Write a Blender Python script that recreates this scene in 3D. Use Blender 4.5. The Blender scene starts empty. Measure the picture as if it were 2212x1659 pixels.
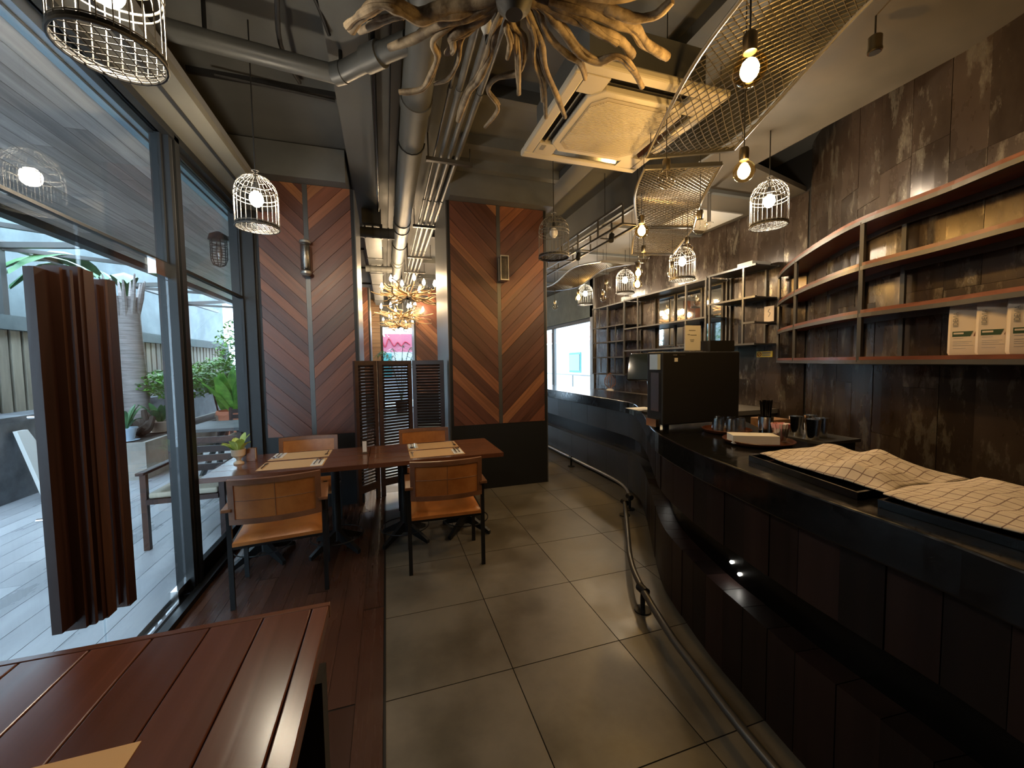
import bpy, math, random
from mathutils import Vector, Matrix
random.seed(7)
sc = bpy.context.scene
COL = sc.collection
# ------------------------------------------------------------------ camera, world, exposure
cam = bpy.data.objects.new('camera', bpy.data.cameras.new('camera'))
COL.objects.link(cam)
cam.data.sensor_width = 36.0
cam.data.lens = 850.0 / 2212 * 36
cam.data.clip_start = 0.05
cam.matrix_world = Matrix(((0.95210171, 0.0302781, -0.30427876, 0.0),
                           (-0.30544571, 0.04755107, -0.95102146, 0.0),
                           (-0.01432634, 0.9984098, 0.05452177, 1.5),
                           (0, 0, 0, 1)))
sc.camera = cam
world = bpy.data.worlds.new('overcast_sky'); sc.world = world
world.use_nodes = True
bg = world.node_tree.nodes['Background']
bg.inputs[0].default_value = (0.66, 0.83, 1.0, 1)
bg.inputs[1].default_value = 5.2
sc.view_settings.view_transform = 'Standard'
sc.view_settings.look = 'None'
sc.view_settings.exposure = 1.42
sc.view_settings.gamma = 1.0
sc.view_settings.use_curve_mapping = False
sc.cycles.use_denoising = True
sc.cycles.max_bounces = 8
sc.cycles.diffuse_bounces = 4
sc.cycles.glossy_bounces = 3
sc.cycles.transparent_max_bounces = 16
sc.cycles.sample_clamp_indirect = 6.0
sc.cycles.caustics_reflective = False
sc.cycles.caustics_refractive = False
BULB = 205.0      # emission of one filament core
# ------------------------------------------------------------------ materials
M = {}
def nt(name):
    m = bpy.data.materials.new(name); m.use_nodes = True
    t = m.node_tree
    return m, t.nodes, t.links, t.nodes['Principled BSDF']
def ramp(n, stops):
    r = n.new('ShaderNodeValToRGB')
    e = r.color_ramp.elements
    while len(e) < len(stops): e.new(0.5)
    for i, (p, c) in enumerate(stops):
        e[i].position = p; e[i].color = (*c, 1)
    return r
def coords(n, l, scale, kind='Object'):
    tc = n.new('ShaderNodeTexCoord'); mp = n.new('ShaderNodeMapping')
    mp.inputs['Scale'].default_value = scale
    l.new(tc.outputs[kind], mp.inputs[0])
    oi = n.new('ShaderNodeObjectInfo')
    mul = n.new('ShaderNodeMath'); mul.operation = 'MULTIPLY'; mul.inputs[1].default_value = 37.0
    l.new(oi.outputs['Random'], mul.inputs[0])
    cmb = n.new('ShaderNodeCombineXYZ')
    for i in range(3): l.new(mul.outputs[0], cmb.inputs[i])
    l.new(cmb.outputs[0], mp.inputs['Location'])
    return mp.outputs[0], oi
def plain(name, col, rough=0.5, metal=0.0, spec=0.5):
    m, n, l, b = nt(name)
    b.inputs['Base Color'].default_value = (*col, 1)
    b.inputs['Roughness'].default_value = rough
    b.inputs['Metallic'].default_value = metal
    b.inputs['Specular IOR Level'].default_value = spec
    M[name] = m; return m
def noisy(name, c1, c2, scale=4.0, rough=(0.4, 0.6), metal=0.0, bump=0.0, stretch=(1, 1, 1), rand=0.0, detail=5.0, lo=0.35, hi=0.65, spec=0.5):
    m, n, l, b = nt(name)
    v, oi = coords(n, l, tuple(scale * s for s in stretch))
    t = n.new('ShaderNodeTexNoise'); t.inputs['Scale'].default_value = 1.0; t.inputs['Detail'].default_value = detail
    t.inputs['Roughness'].default_value = 0.62
    l.new(v, t.inputs['Vector'])
    r = ramp(n, [(lo, c1), (hi, c2)]); l.new(t.outputs['Fac'], r.inputs[0])
    col = r.outputs[0]
    if rand:
        hs = n.new('ShaderNodeHueSaturation')
        mr = n.new('ShaderNodeMapRange'); mr.inputs['To Min'].default_value = 1 - rand; mr.inputs['To Max'].default_value = 1 + rand
        l.new(oi.outputs['Random'], mr.inputs[0]); l.new(mr.outputs[0], hs.inputs['Value'])
        l.new(col, hs.inputs['Color']); col = hs.outputs[0]
    l.new(col, b.inputs['Base Color'])
    mr2 = n.new('ShaderNodeMapRange'); mr2.inputs['From Min'].default_value = lo; mr2.inputs['From Max'].default_value = hi
    mr2.inputs['To Min'].default_value = rough[0]; mr2.inputs['To Max'].default_value = rough[1]
    l.new(t.outputs['Fac'], mr2.inputs[0]); l.new(mr2.outputs[0], b.inputs['Roughness'])
    b.inputs['Metallic'].default_value = metal
    b.inputs['Specular IOR Level'].default_value = spec
    if bump:
        bp = n.new('ShaderNodeBump'); bp.inputs['Strength'].default_value = bump; bp.inputs['Distance'].default_value = 0.01
        l.new(t.outputs['Fac'], bp.inputs['Height']); l.new(bp.outputs[0], b.inputs['Normal'])
    M[name] = m; return m
def wood(name, stops, axis='Y', scale=1.0, rough=0.35, bump=0.15, rand=True, gloss=0.5, grain=0.8):
    """stops: tones between which each board picks (by its own random number); grain runs along axis"""
    m, n, l, b = nt(name)
    st = {'X': (1.2, 22, 22), 'Y': (22, 1.2, 22), 'Z': (22, 22, 1.2)}[axis]
    v, oi = coords(n, l, tuple(scale * s for s in st))
    t = n.new('ShaderNodeTexNoise'); t.inputs['Scale'].default_value = 1.0; t.inputs['Detail'].default_value = 6
    t.inputs['Distortion'].default_value = 1.2
    l.new(v, t.inputs['Vector'])
    base = ramp(n, stops)
    if rand:
        l.new(oi.outputs['Random'], base.inputs[0])
    else:
        l.new(t.outputs['Fac'], base.inputs[0])
    g = ramp(n, [(0.3, (0.55, 0.5, 0.48)), (0.7, (1.2, 1.15, 1.12))]); l.new(t.outputs['Fac'], g.inputs[0])
    mx = n.new('ShaderNodeMix'); mx.data_type = 'RGBA'; mx.blend_type = 'MULTIPLY'; mx.inputs['Factor'].default_value = grain
    l.new(base.outputs[0], mx.inputs['A']); l.new(g.outputs[0], mx.inputs['B'])
    l.new(mx.outputs['Result'], b.inputs['Base Color'])
    mr = n.new('ShaderNodeMapRange'); mr.inputs['To Min'].default_value = rough * 0.75; mr.inputs['To Max'].default_value = rough * 1.3
    l.new(t.outputs['Fac'], mr.inputs[0]); l.new(mr.outputs[0], b.inputs['Roughness'])
    b.inputs['Specular IOR Level'].default_value = gloss
    bp = n.new('ShaderNodeBump'); bp.inputs['Strength'].default_value = bump; bp.inputs['Distance'].default_value = 0.004
    l.new(t.outputs['Fac'], bp.inputs['Height']); l.new(bp.outputs[0], b.inputs['Normal'])
    M[name] = m; return m
def emit(name, col, strength):
    m = bpy.data.materials.new(name); m.use_nodes = True
    n, l = m.node_tree.nodes, m.node_tree.links
    n.remove(n['Principled BSDF'])
    e = n.new('ShaderNodeEmission'); e.inputs[0].default_value = (*col, 1); e.inputs[1].default_value = strength
    l.new(e.outputs[0], n['Material Output'].inputs[0]); M[name] = m; return m
def glass(name, tint=(0.93, 0.97, 0.98), ior=1.45, rough=0.0, mul=1.0):
    """thin glazing: clear transmission with a Fresnel reflection"""
    m = bpy.data.materials.new(name); m.use_nodes = True
    n, l = m.node_tree.nodes, m.node_tree.links
    n.remove(n['Principled BSDF'])
    tr = n.new('ShaderNodeBsdfTransparent'); tr.inputs[0].default_value = (*tint, 1)
    gl = n.new('ShaderNodeBsdfGlossy'); gl.inputs['Roughness'].default_value = rough
    fr = n.new('ShaderNodeLayerWeight'); fr.inputs['Blend'].default_value = 0.5      # facing works alike on both sides of a thin shell
    pw = n.new('ShaderNodeMath'); pw.operation = 'POWER'; pw.inputs[1].default_value = 4.0; l.new(fr.outputs['Facing'], pw.inputs[0])
    f0 = ((ior-1)/(ior+1))**2 * 1.6
    mm = n.new('ShaderNodeMath'); mm.operation = 'MULTIPLY_ADD'; mm.inputs[1].default_value = 0.85*mul; mm.inputs[2].default_value = f0*mul; mm.use_clamp = True
    l.new(pw.outputs[0], mm.inputs[0])
    mx = n.new('ShaderNodeMixShader'); l.new(mm.outputs[0], mx.inputs[0]); l.new(tr.outputs[0], mx.inputs[1]); l.new(gl.outputs[0], mx.inputs[2])
    l.new(mx.outputs[0], n['Material Output'].inputs[0]); M[name] = m; return m

noisy('ceiling_paint', (0.085, 0.088, 0.085), (0.125, 0.128, 0.123), 1.6, (0.55, 0.75), bump=0.05)
noisy('pipe_paint', (0.075, 0.079, 0.078), (0.105, 0.109, 0.107), 3, (0.4, 0.55))
noisy('conduit_metal', (0.12, 0.12, 0.117), (0.18, 0.18, 0.173), 8, (0.38, 0.5), metal=0.3)
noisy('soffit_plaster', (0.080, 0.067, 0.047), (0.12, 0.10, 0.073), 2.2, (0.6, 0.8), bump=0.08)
noisy('beam_paint', (0.085, 0.088, 0.085), (0.12, 0.124, 0.12), 2.0, (0.5, 0.7))
noisy('header_paint', (0.10, 0.092, 0.072), (0.13, 0.12, 0.094), 2.0, (0.45, 0.6))
plain('black_steel', (0.012, 0.0125, 0.013), 0.45, 0.0, 0.3)
plain('black_matt', (0.010, 0.010, 0.011), 0.6)
plain('black_gloss', (0.006, 0.006, 0.006), 0.15)
plain('slot_black', (0.002, 0.002, 0.002), 0.25, 0, 0.15)
noisy('worktop_black', (0.005, 0.005, 0.005), (0.009, 0.009, 0.009), 30, (0.10, 0.2), spec=0.35)
plain('grout', (0.012, 0.011, 0.010), 0.9, 0, 0.1)
noisy('tile_stone', (0.096, 0.086, 0.067), (0.165, 0.149, 0.120), 2.6, (0.28, 0.46), bump=0.12, rand=0.1, detail=8)
wood('floor_wood', [(0.0, (0.042, 0.019, 0.013)), (0.5, (0.062, 0.027, 0.017)), (1.0, (0.085, 0.038, 0.022))], 'Y', 0.6, 0.27, 0.04, grain=0.25)
wood('table_wood', [(0.0, (0.090, 0.031, 0.017)), (0.5, (0.115, 0.039, 0.021)), (1.0, (0.15, 0.053, 0.028))], 'Y', 0.5, 0.22, 0.10, grain=0.45)
wood('table_wood_x', [(0.0, (0.090, 0.034, 0.018)), (1.0, (0.15, 0.058, 0.029))], 'X', 0.6, 0.2, 0.06, grain=0.45)
wood('chevron_wood', [(0.0, (0.085, 0.034, 0.022)), (0.35, (0.125, 0.046, 0.028)), (0.65, (0.16, 0.058, 0.032)), (0.82, (0.22, 0.085, 0.04)), (1.0, (0.30, 0.135, 0.06))], 'X', 1.0, 0.42, 0.2)
wood('soffit_wood', [(0.0, (0.34, 0.285, 0.26)), (0.5, (0.44, 0.375, 0.345)), (1.0, (0.55, 0.475, 0.435))], 'Y', 0.7, 0.55, 0.1)
wood('handle_wood', [(0.0, (0.026, 0.010, 0.007)), (0.5, (0.042, 0.016, 0.010)), (1.0, (0.075, 0.033, 0.019))], 'Z', 0.8, 0.42, 0.1, True, 0.3)
wood('shelf_wood', [(0.0, (0.15, 0.050, 0.027)), (1.0, (0.20, 0.07, 0.037))], 'Y', 0.8, 0.32, 0.1)
wood('bar_wood', [(0.0, (0.010, 0.007, 0.006)), (0.5, (0.017, 0.010, 0.009)), (1.0, (0.026, 0.014, 0.012))], 'Z', 0.5, 0.42, 0.1, True, 0.2)
wood('screen_wood', [(0.0, (0.030, 0.015, 0.012)), (1.0, (0.05, 0.025, 0.018))], 'X', 0.5, 0.4, 0.1)
wood('arm_wood', [(0.0, (0.20, 0.09, 0.04)), (1.0, (0.27, 0.12, 0.05))], 'Y', 0.8, 0.35, 0.1)
wood('end_wood', [(0.0, (0.28, 0.16, 0.08)), (1.0, (0.42, 0.26, 0.14))], 'X', 0.8, 0.5, 0.1)
noisy('bar_sheet', (0.030, 0.031, 0.034), (0.062, 0.063, 0.067), 3.2, (0.28, 0.42), metal=0.4, rand=0.2, lo=0.2, hi=0.8)
noisy('wall_sheet', (0.022, 0.014, 0.010), (0.072, 0.052, 0.039), 3.6, (0.17, 0.38), metal=0.3, bump=0.04, rand=0.22, lo=0.25, hi=0.8, stretch=(1, 1, 0.4), detail=5)
def rubbed_glints(m):
    # sparse streaks worn to bare metal, coloured pale to stand in for glints
    n, l = m.node_tree.nodes, m.node_tree.links; b = n['Principled BSDF']
    v, oi = coords(n, l, (9.0, 9.0, 3.0))
    t = n.new('ShaderNodeTexNoise'); t.inputs['Scale'].default_value = 1.0; t.inputs['Detail'].default_value = 8; t.inputs['Roughness'].default_value = 0.7
    l.new(v, t.inputs['Vector'])
    mr = n.new('ShaderNodeMapRange'); mr.inputs['From Min'].default_value = 0.54; mr.inputs['From Max'].default_value = 0.70; l.new(t.outputs['Fac'], mr.inputs[0])
    mix = n.new('ShaderNodeMix'); mix.data_type = 'RGBA'; l.new(mr.outputs[0], mix.inputs['Factor'])
    l.new(b.inputs['Base Color'].links[0].from_socket, mix.inputs['A']); mix.inputs['B'].default_value = (0.30, 0.27, 0.22, 1)
    l.new(mix.outputs['Result'], b.inputs['Base Color'])
    mm = n.new('ShaderNodeMapRange'); mm.inputs['To Min'].default_value = 0.3; mm.inputs['To Max'].default_value = 0.95; l.new(mr.outputs[0], mm.inputs[0]); l.new(mm.outputs[0], b.inputs['Metallic'])
rubbed_glints(M['wall_sheet'])
noisy('leather', (0.34, 0.115, 0.025), (0.48, 0.185, 0.048), 7, (0.30, 0.42), bump=0.08, rand=0.06)
noisy('leather_dark', (0.16, 0.07, 0.035), (0.24, 0.105, 0.05), 7, (0.38, 0.5), bump=0.08)
noisy('driftwood', (0.075, 0.050, 0.028), (0.38, 0.30, 0.20), 13, (0.6, 0.8), bump=0.6, stretch=(1, 1, 1), detail=9, lo=0.36, hi=0.66)
noisy('branch_wood', (0.30, 0.20, 0.10), (0.55, 0.40, 0.22), 14, (0.6, 0.8), bump=0.3)
plain('cage_wire', (0.13, 0.125, 0.115), 0.45, 0.3)
plain('mesh_steel', (0.20, 0.18, 0.15), 0.38, 0.8)
plain('rod_steel', (0.42, 0.40, 0.36), 0.3, 0.9)
plain('chrome', (0.75, 0.75, 0.74), 0.15, 1.0)
plain('brass_dark', (0.28, 0.24, 0.17), 0.28, 1.0)
plain('ac_plastic', (0.58, 0.54, 0.45), 0.45)
plain('ac_grille', (0.42, 0.37, 0.28), 0.55)
plain('paper_kraft', (0.62, 0.40, 0.20), 0.75)
plain('paper_white', (0.80, 0.79, 0.76), 0.7)
plain('print_grey', (0.25, 0.25, 0.25), 0.7)
plain('bag_paper', (0.74, 0.65, 0.56), 0.65)
plain('bag_seal', (0.45, 0.42, 0.42), 0.6)
plain('bag_green', (0.03, 0.075, 0.04), 0.6)
plain('sign_yellow', (0.75, 0.58, 0.10), 0.5)
plain('ceramic_tan', (0.62, 0.46, 0.30), 0.35)
plain('terracotta', (0.58, 0.20, 0.11), 0.75)
plain('clay_pale', (0.40, 0.31, 0.24), 0.8)
plain('pot_blue', (0.50, 0.62, 0.75), 0.5)
noisy('leaf_green', (0.05, 0.20, 0.03), (0.20, 0.46, 0.07), 6, (0.4, 0.6), rand=0.2)
noisy('leaf_light', (0.32, 0.46, 0.08), (0.55, 0.66, 0.18), 10, (0.35, 0.5))
noisy('leaf_dark', (0.03, 0.10, 0.04), (0.08, 0.2, 0.07), 8, (0.3, 0.5))
noisy('bark_palm', (0.20, 0.17, 0.16), (0.36, 0.32, 0.30), 6, (0.7, 0.9), bump=0.4, stretch=(0.6, 0.6, 7))
plain('bark_dark', (0.05, 0.035, 0.025), 0.85)
noisy('concrete', (0.065, 0.085, 0.09), (0.15, 0.18, 0.185), 1.3, (0.7, 0.9), bump=0.2, detail=8)
noisy('stone_wall', (0.10, 0.11, 0.12), (0.24, 0.25, 0.27), 3.0, (0.6, 0.8), bump=0.3, detail=8)
noisy('planter_concrete', (0.27, 0.25, 0.22), (0.42, 0.39, 0.35), 2.5, (0.7, 0.9), bump=0.2, detail=8)
noisy('fence_wood', (0.24, 0.21, 0.16), (0.36, 0.32, 0.25), 3, (0.6, 0.8), stretch=(3, 3, 0.4), rand=0.2)
noisy('terrace_tile', (0.33, 0.34, 0.36), (0.44, 0.45, 0.47), 2.0, (0.25, 0.45), rand=0.07, stretch=(2, 0.5, 1))
noisy('cloth_check', (0.60, 0.52, 0.43), (0.68, 0.59, 0.50), 30, (0.8, 0.9))
plain('white_paint', (0.62, 0.62, 0.60), 0.7)
plain('banner_white', (0.36, 0.36, 0.36), 0.7)
plain('roof_tile', (0.62, 0.25, 0.18), 0.8)
plain('teal_paint', (0.04, 0.20, 0.19), 0.6)
plain('pink_print', (0.36, 0.09, 0.13), 0.7)
plain('red_print', (0.30, 0.01, 0.03), 0.6)
plain('white_ceramic', (0.75, 0.74, 0.72), 0.3)
plain('tray_brown', (0.10, 0.035, 0.02), 0.3)
plain('sachet_pink', (0.75, 0.36, 0.36), 0.6)
plain('mirror', (0.85, 0.85, 0.82), 0.03, 1.0)
plain('frame_grey', (0.10, 0.098, 0.094), 0.4, 0.6)
plain('frame_pale', (0.36, 0.35, 0.33), 0.35, 0.7)
plain('screen_dark', (0.02, 0.03, 0.03), 0.06)
plain('strip_blue', (0.30, 0.42, 0.52), 0.35, 0.3)
glass('window_glass', (0.90, 0.95, 0.97), 1.45, 0.0, 0.8)
glass('bulb_glass', (0.97, 0.93, 0.84), 1.5)
glass('lit_globe_glass', (1.0, 0.86, 0.55), 1.5)  # warm tint on lit globes only, the bulb's glow put into the glass
glass('tumbler_glass', (0.88, 0.91, 0.91), 1.6, 0.02, 2.2)
glass('frosted_glass', (0.62, 0.61, 0.57), 1.5, 0.25, 1.6)
emit('filament_warm', (1.0, 0.66, 0.30), BULB)
emit('filament_white', (1.0, 0.84, 0.62), BULB * 0.9)
emit('filament_candle', (1.0, 0.72, 0.42), BULB * 0.55)
emit('slot_spot', (1.0, 0.95, 0.85), 25.0)
def check_cloth(m):
    n, l = m.node_tree.nodes, m.node_tree.links
    b = n['Principled BSDF']
    tc = n.new('ShaderNodeTexCoord'); sp = n.new('ShaderNodeSeparateXYZ'); l.new(tc.outputs['Object'], sp.inputs[0])
    outs = []
    for i in (0, 1):
        a = n.new('ShaderNodeMath'); a.operation = 'MULTIPLY'; a.inputs[1].default_value = 30.0; l.new(sp.outputs[i], a.inputs[0])
        fr = n.new('ShaderNodeMath'); fr.operation = 'FRACT'; l.new(a.outputs[0], fr.inputs[0])
        lt = n.new('ShaderNodeMath'); lt.operation = 'LESS_THAN'; lt.inputs[1].default_value = 0.09; l.new(fr.outputs[0], lt.inputs[0])
        outs.append(lt)
    mxm = n.new('ShaderNodeMath'); mxm.operation = 'MAXIMUM'
    l.new(outs[0].outputs[0], mxm.inputs[0]); l.new(outs[1].outputs[0], mxm.inputs[1])
    mix = n.new('ShaderNodeMix'); mix.data_type = 'RGBA'; l.new(mxm.outputs[0], mix.inputs['Factor'])
    src = b.inputs['Base Color'].links[0].from_socket
    l.new(src, mix.inputs['A']); mix.inputs['B'].default_value = (0.22, 0.15, 0.13, 1)
    l.new(mix.outputs['Result'], b.inputs['Base Color'])
check_cloth(M['cloth_check'])
# ------------------------------------------------------------------ mesh helpers
class MB:
    def __init__(s): s.v = []; s.f = []
    def box(s, a, b):
        x0, x1 = sorted((a[0], b[0])); y0, y1 = sorted((a[1], b[1])); z0, z1 = sorted((a[2], b[2]))
        return s.hexa([(x0, y0, z0), (x1, y0, z0), (x1, y1, z0), (x0, y1, z0), (x0, y0, z1), (x1, y0, z1), (x1, y1, z1), (x0, y1, z1)])
    def hexa(s, p):
        k = len(s.v); s.v += [tuple(q) for q in p]
        s.f += [(k, k+3, k+2, k+1), (k+4, k+5, k+6, k+7), (k, k+1, k+5, k+4), (k+1, k+2, k+6, k+5), (k+2, k+3, k+7, k+6), (k+3, k, k+4, k+7)]
        return s
    def bar(s, a, b, w, h=None, up=(0, 0, 1)):
        """square bar from a to b"""
        h = h or w; a = Vector(a); b = Vector(b); d = (b - a).normalized()
        u = Vector(up)
        if abs(d.dot(u)) > 0.95: u = Vector((0, 1, 0))
        r = d.cross(u).normalized() * w / 2; t = r.cross(d).normalized() * h / 2
        return s.hexa([a-r-t, a+r-t, b+r-t, b-r-t, a-r+t, a+r+t, b+r+t, b-r+t])
    def tube(s, pts, r, n=8, closed=False):
        pts = [Vector(p) for p in pts]; N = len(pts); k = len(s.v)
        rr = r if isinstance(r, (list, tuple)) else [r] * N
        prev = None
        for i, p in enumerate(pts):
            if closed: d = pts[(i+1) % N] - pts[i-1]
            else: d = pts[min(i+1, N-1)] - pts[max(i-1, 0)]
            d.normalize()
            if prev is None:
                u = Vector((0, 0, 1)) if abs(d.z) < 0.9 else Vector((0, 1, 0))
                a = d.cross(u).normalized()
            else:
                a = (prev - d * prev.dot(d)).normalized()
            prev = a; c = d.cross(a)
            for j in range(n):
                t = 2 * math.pi * j / n
                s.v.append(tuple(p + (a * math.cos(t) + c * math.sin(t)) * rr[i]))
        for i in range(N if closed else N - 1):
            for j in range(n):
                a = k + i*n + j; b = k + i*n + (j+1) % n
                c = k + ((i+1) % N)*n + (j+1) % n; d = k + ((i+1) % N)*n + j
                s.f.append((a, b, c, d))
        if not closed:
            s.f.append(tuple(k + j for j in reversed(range(n)))); s.f.append(tuple(k + (N-1)*n + j for j in range(n)))
        return s
    def lathe(s, prof, c=(0, 0, 0), n=20, cap=True):
        k = len(s.v)
        for (r, z) in prof:
            for j in range(n):
                t = 2 * math.pi * j / n
                s.v.append((c[0] + r*math.cos(t), c[1] + r*math.sin(t), c[2] + z))
        for i in range(len(prof)-1):
            for j in range(n):
                s.f.append((k+i*n+j, k+i*n+(j+1) % n, k+(i+1)*n+(j+1) % n, k+(i+1)*n+j))
        if cap:
            s.f.append(tuple(k + j for j in reversed(range(n)))); s.f.append(tuple(k+(len(prof)-1)*n + j for j in range(n)))
        return s
    def sphere(s, c, r, n=12, sq=1.0):
        m = n // 2
        prof = [(max(r*math.sin(math.pi*i/m), 1e-4), -r*sq*math.cos(math.pi*i/m)) for i in range(m+1)]
        return s.lathe(prof, c, n, True)
    def ring(s, c, R, r, n=24, m=6):
        return s.tube([(c[0]+R*math.cos(2*math.pi*i/n), c[1]+R*math.sin(2*math.pi*i/n), c[2]) for i in range(n)], r, m, True)
    def prism(s, poly, ext):
        """poly: 3-D polygon, ext: extrusion vector"""
        k = len(s.v); n = len(poly); e = Vector(ext)
        s.v += [tuple(p) for p in poly]; s.v += [tuple(Vector(p) + e) for p in poly]
        s.f.append(tuple(k+i for i in reversed(range(n)))); s.f.append(tuple(k+n+i for i in range(n)))
        for i in range(n):
            j = (i+1) % n; s.f.append((k+i, k+j, k+n+j, k+n+i))
        return s
    def quad(s, a, b, c, d):
        k = len(s.v); s.v += [tuple(a), tuple(b), tuple(c), tuple(d)]; s.f.append((k, k+1, k+2, k+3)); return s
    def grid(s, rows):
        k = len(s.v); n = len(rows[0])
        for r in rows: s.v += [tuple(p) for p in r]
        for i in range(len(rows)-1):
            for j in range(n-1):
                s.f.append((k+i*n+j, k+i*n+j+1, k+(i+1)*n+j+1, k+(i+1)*n+j))
        return s
    def mesh(s, name, off=(0, 0, 0)):
        me = bpy.data.meshes.new(name)
        me.from_pydata([(v[0]-off[0], v[1]-off[1], v[2]-off[2]) for v in s.v], [], s.f)
        me.update(); return me
    def build(s, name, mat, parent=None, smooth=False, bevel=0, origin=None):
        """parent given: vertices are in world space, shifted to the root's frame; else origin at the base"""
        off = Vector((0, 0, 0))
        if parent is not None:
            q = parent
            while q is not None: off += q.location; q = q.parent
        else:
            if origin is None:
                xs, ys, zs = zip(*s.v)
                off = Vector(((min(xs)+max(xs))/2, (min(ys)+max(ys))/2, min(zs)))
            else: off = Vector(origin)
        me = s.mesh(name, off)
        import bmesh
        bm = bmesh.new(); bm.from_mesh(me); bmesh.ops.recalc_face_normals(bm, faces=bm.faces); bm.to_mesh(me); bm.free()
        if smooth:
            me.polygons.foreach_set('use_smooth', [True] * len(me.polygons))
            try: me.set_sharp_from_angle(angle=math.radians(40))
            except Exception: pass
        me.materials.append(M[mat])
        o = bpy.data.objects.new(name, me); COL.objects.link(o)
        if parent is not None: o.parent = parent
        else: o.location = off
        if bevel:
            bv = o.modifiers.new('bevel', 'BEVEL'); bv.width = bevel; bv.segments = 2; bv.limit_method = 'ANGLE'; bv.angle_limit = math.radians(40)
        return o
def tag(o, label=None, cat=None, group=None, kind=None):
    if label: o['label'] = label
    if cat: o['category'] = cat
    if group: o['group'] = group
    if kind: o['kind'] = kind
    return o
def thing(name, label, cat, loc=(0, 0, 0), group=None):
    o = bpy.data.objects.new(name, None); COL.objects.link(o); o.location = loc
    o.empty_display_size = 0.1
    return tag(o, label, cat, group)
def struct(name, loc=(0, 0, 0), label=None):
    o = bpy.data.objects.new(name, None); COL.objects.link(o); o.location = loc; o['kind'] = 'structure'
    if label: o['label'] = label
    return o
def smesh(o, label=None):
    o['kind'] = 'structure'
    if label: o['label'] = label
    return o
def linked(name, me, mat_unused, parent, loc, rotz=0.0):
    o = bpy.data.objects.new(name, me); COL.objects.link(o); o.parent = parent
    off = Vector(loc)
    q = parent
    while q is not None: off -= q.location; q = q.parent
    o.location = off; o.rotation_euler[2] = rotz
    return o
def boxmesh(name, size, mat, base=False):
    x, y, z = (d/2 for d in size)
    mb = MB().box((-x, -y, -z), (x, y, z))
    me = mb.mesh(name); me.materials.append(M[mat]); return me
def copy_tree(o, parent=None):
    c = o.copy(); COL.objects.link(c); c.parent = parent
    for ch in list(o.children): copy_tree(ch, c)
    return c
def crom(P, per=12):
    P = [Vector((*p, 0)) if len(p) == 2 else Vector(p) for p in P]
    out = []
    for i in range(len(P)-1):
        p0 = P[max(i-1, 0)]; p1 = P[i]; p2 = P[i+1]; p3 = P[min(i+2, len(P)-1)]
        for k in range(per):
            t = k / per
            out.append(0.5*((2*p1) + (p2-p0)*t + (2*p0-5*p1+4*p2-p3)*t*t + (3*p1-p0-3*p2+p3)*t**3))
    out.append(P[-1]); return out
class Curve:
    def __init__(s, P):
        s.p = crom(P); s.L = [0]
        for a, b in zip(s.p, s.p[1:]): s.L.append(s.L[-1] + (b-a).length)
        s.len = s.L[-1]
    def at(s, l, d=0.0):
        l = min(max(l, 0), s.len - 1e-6)
        lo, hi = 0, len(s.L)-1
        while hi - lo > 1:
            m = (lo+hi)//2
            if s.L[m] <= l: lo = m
            else: hi = m
        t = (l - s.L[lo]) / max(s.L[hi]-s.L[lo], 1e-9)
        p = s.p[lo].lerp(s.p[hi], t)
        a = s.p[max(lo-1, 0)]; b = s.p[min(hi+1, len(s.p)-1)]
        tn = (b - a).normalized()
        return (p.x + tn.y*d, p.y - tn.x*d)
    def l_at_y(s, y):
        for i in range(len(s.p)-1):
            if s.p[i].y <= y <= s.p[i+1].y:
                t = (y-s.p[i].y)/max(s.p[i+1].y-s.p[i].y, 1e-9); return s.L[i] + t*(s.L[i+1]-s.L[i])
        return s.len
    def slab(s, mb, l0, l1, d0, d1, z0, z1, step=0.08):
        n = max(1, int(math.ceil((l1-l0)/step))); k = len(mb.v)
        for i in range(n+1):
            l = l0 + (l1-l0)*i/n
            a = s.at(l, d0); b = s.at(l, d1)
            mb.v += [(a[0], a[1], z0), (b[0], b[1], z0), (b[0], b[1], z1), (a[0], a[1], z1)]
        for i in range(n):
            for j in range(4):
                mb.f.append((k+4*i+j, k+4*i+(j+1) % 4, k+4*i+4+(j+1) % 4, k+4*i+4+j))
        mb.f.append((k, k+3, k+2, k+1)); e = k+4*n; mb.f.append((e, e+1, e+2, e+3))
        return mb
def clip_poly(poly, a, b, c):
    """keep a*x+b*y<=c"""
    out = []
    for i in range(len(poly)):
        p, q = poly[i], poly[(i+1) % len(poly)]
        fp = a*p[0]+b*p[1]-c; fq = a*q[0]+b*q[1]-c
        if fp <= 0: out.append(p)
        if fp*fq < 0:
            t = fp/(fp-fq); out.append((p[0]+(q[0]-p[0])*t, p[1]+(q[1]-p[1])*t))
    return out
def text_mesh(body, size, mat, depth=0.0006):
    cu = bpy.data.curves.new('lettering', 'FONT'); cu.body = body; cu.size = size; cu.extrude = depth; cu.align_x = 'CENTER'; cu.align_y = 'CENTER'
    o = bpy.data.objects.new('lettering', cu); COL.objects.link(o)
    me = bpy.data.meshes.new_from_object(o.evaluated_get(bpy.context.evaluated_depsgraph_get()))
    bpy.data.objects.remove(o); me.materials.clear(); me.materials.append(M[mat]); return me
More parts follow.
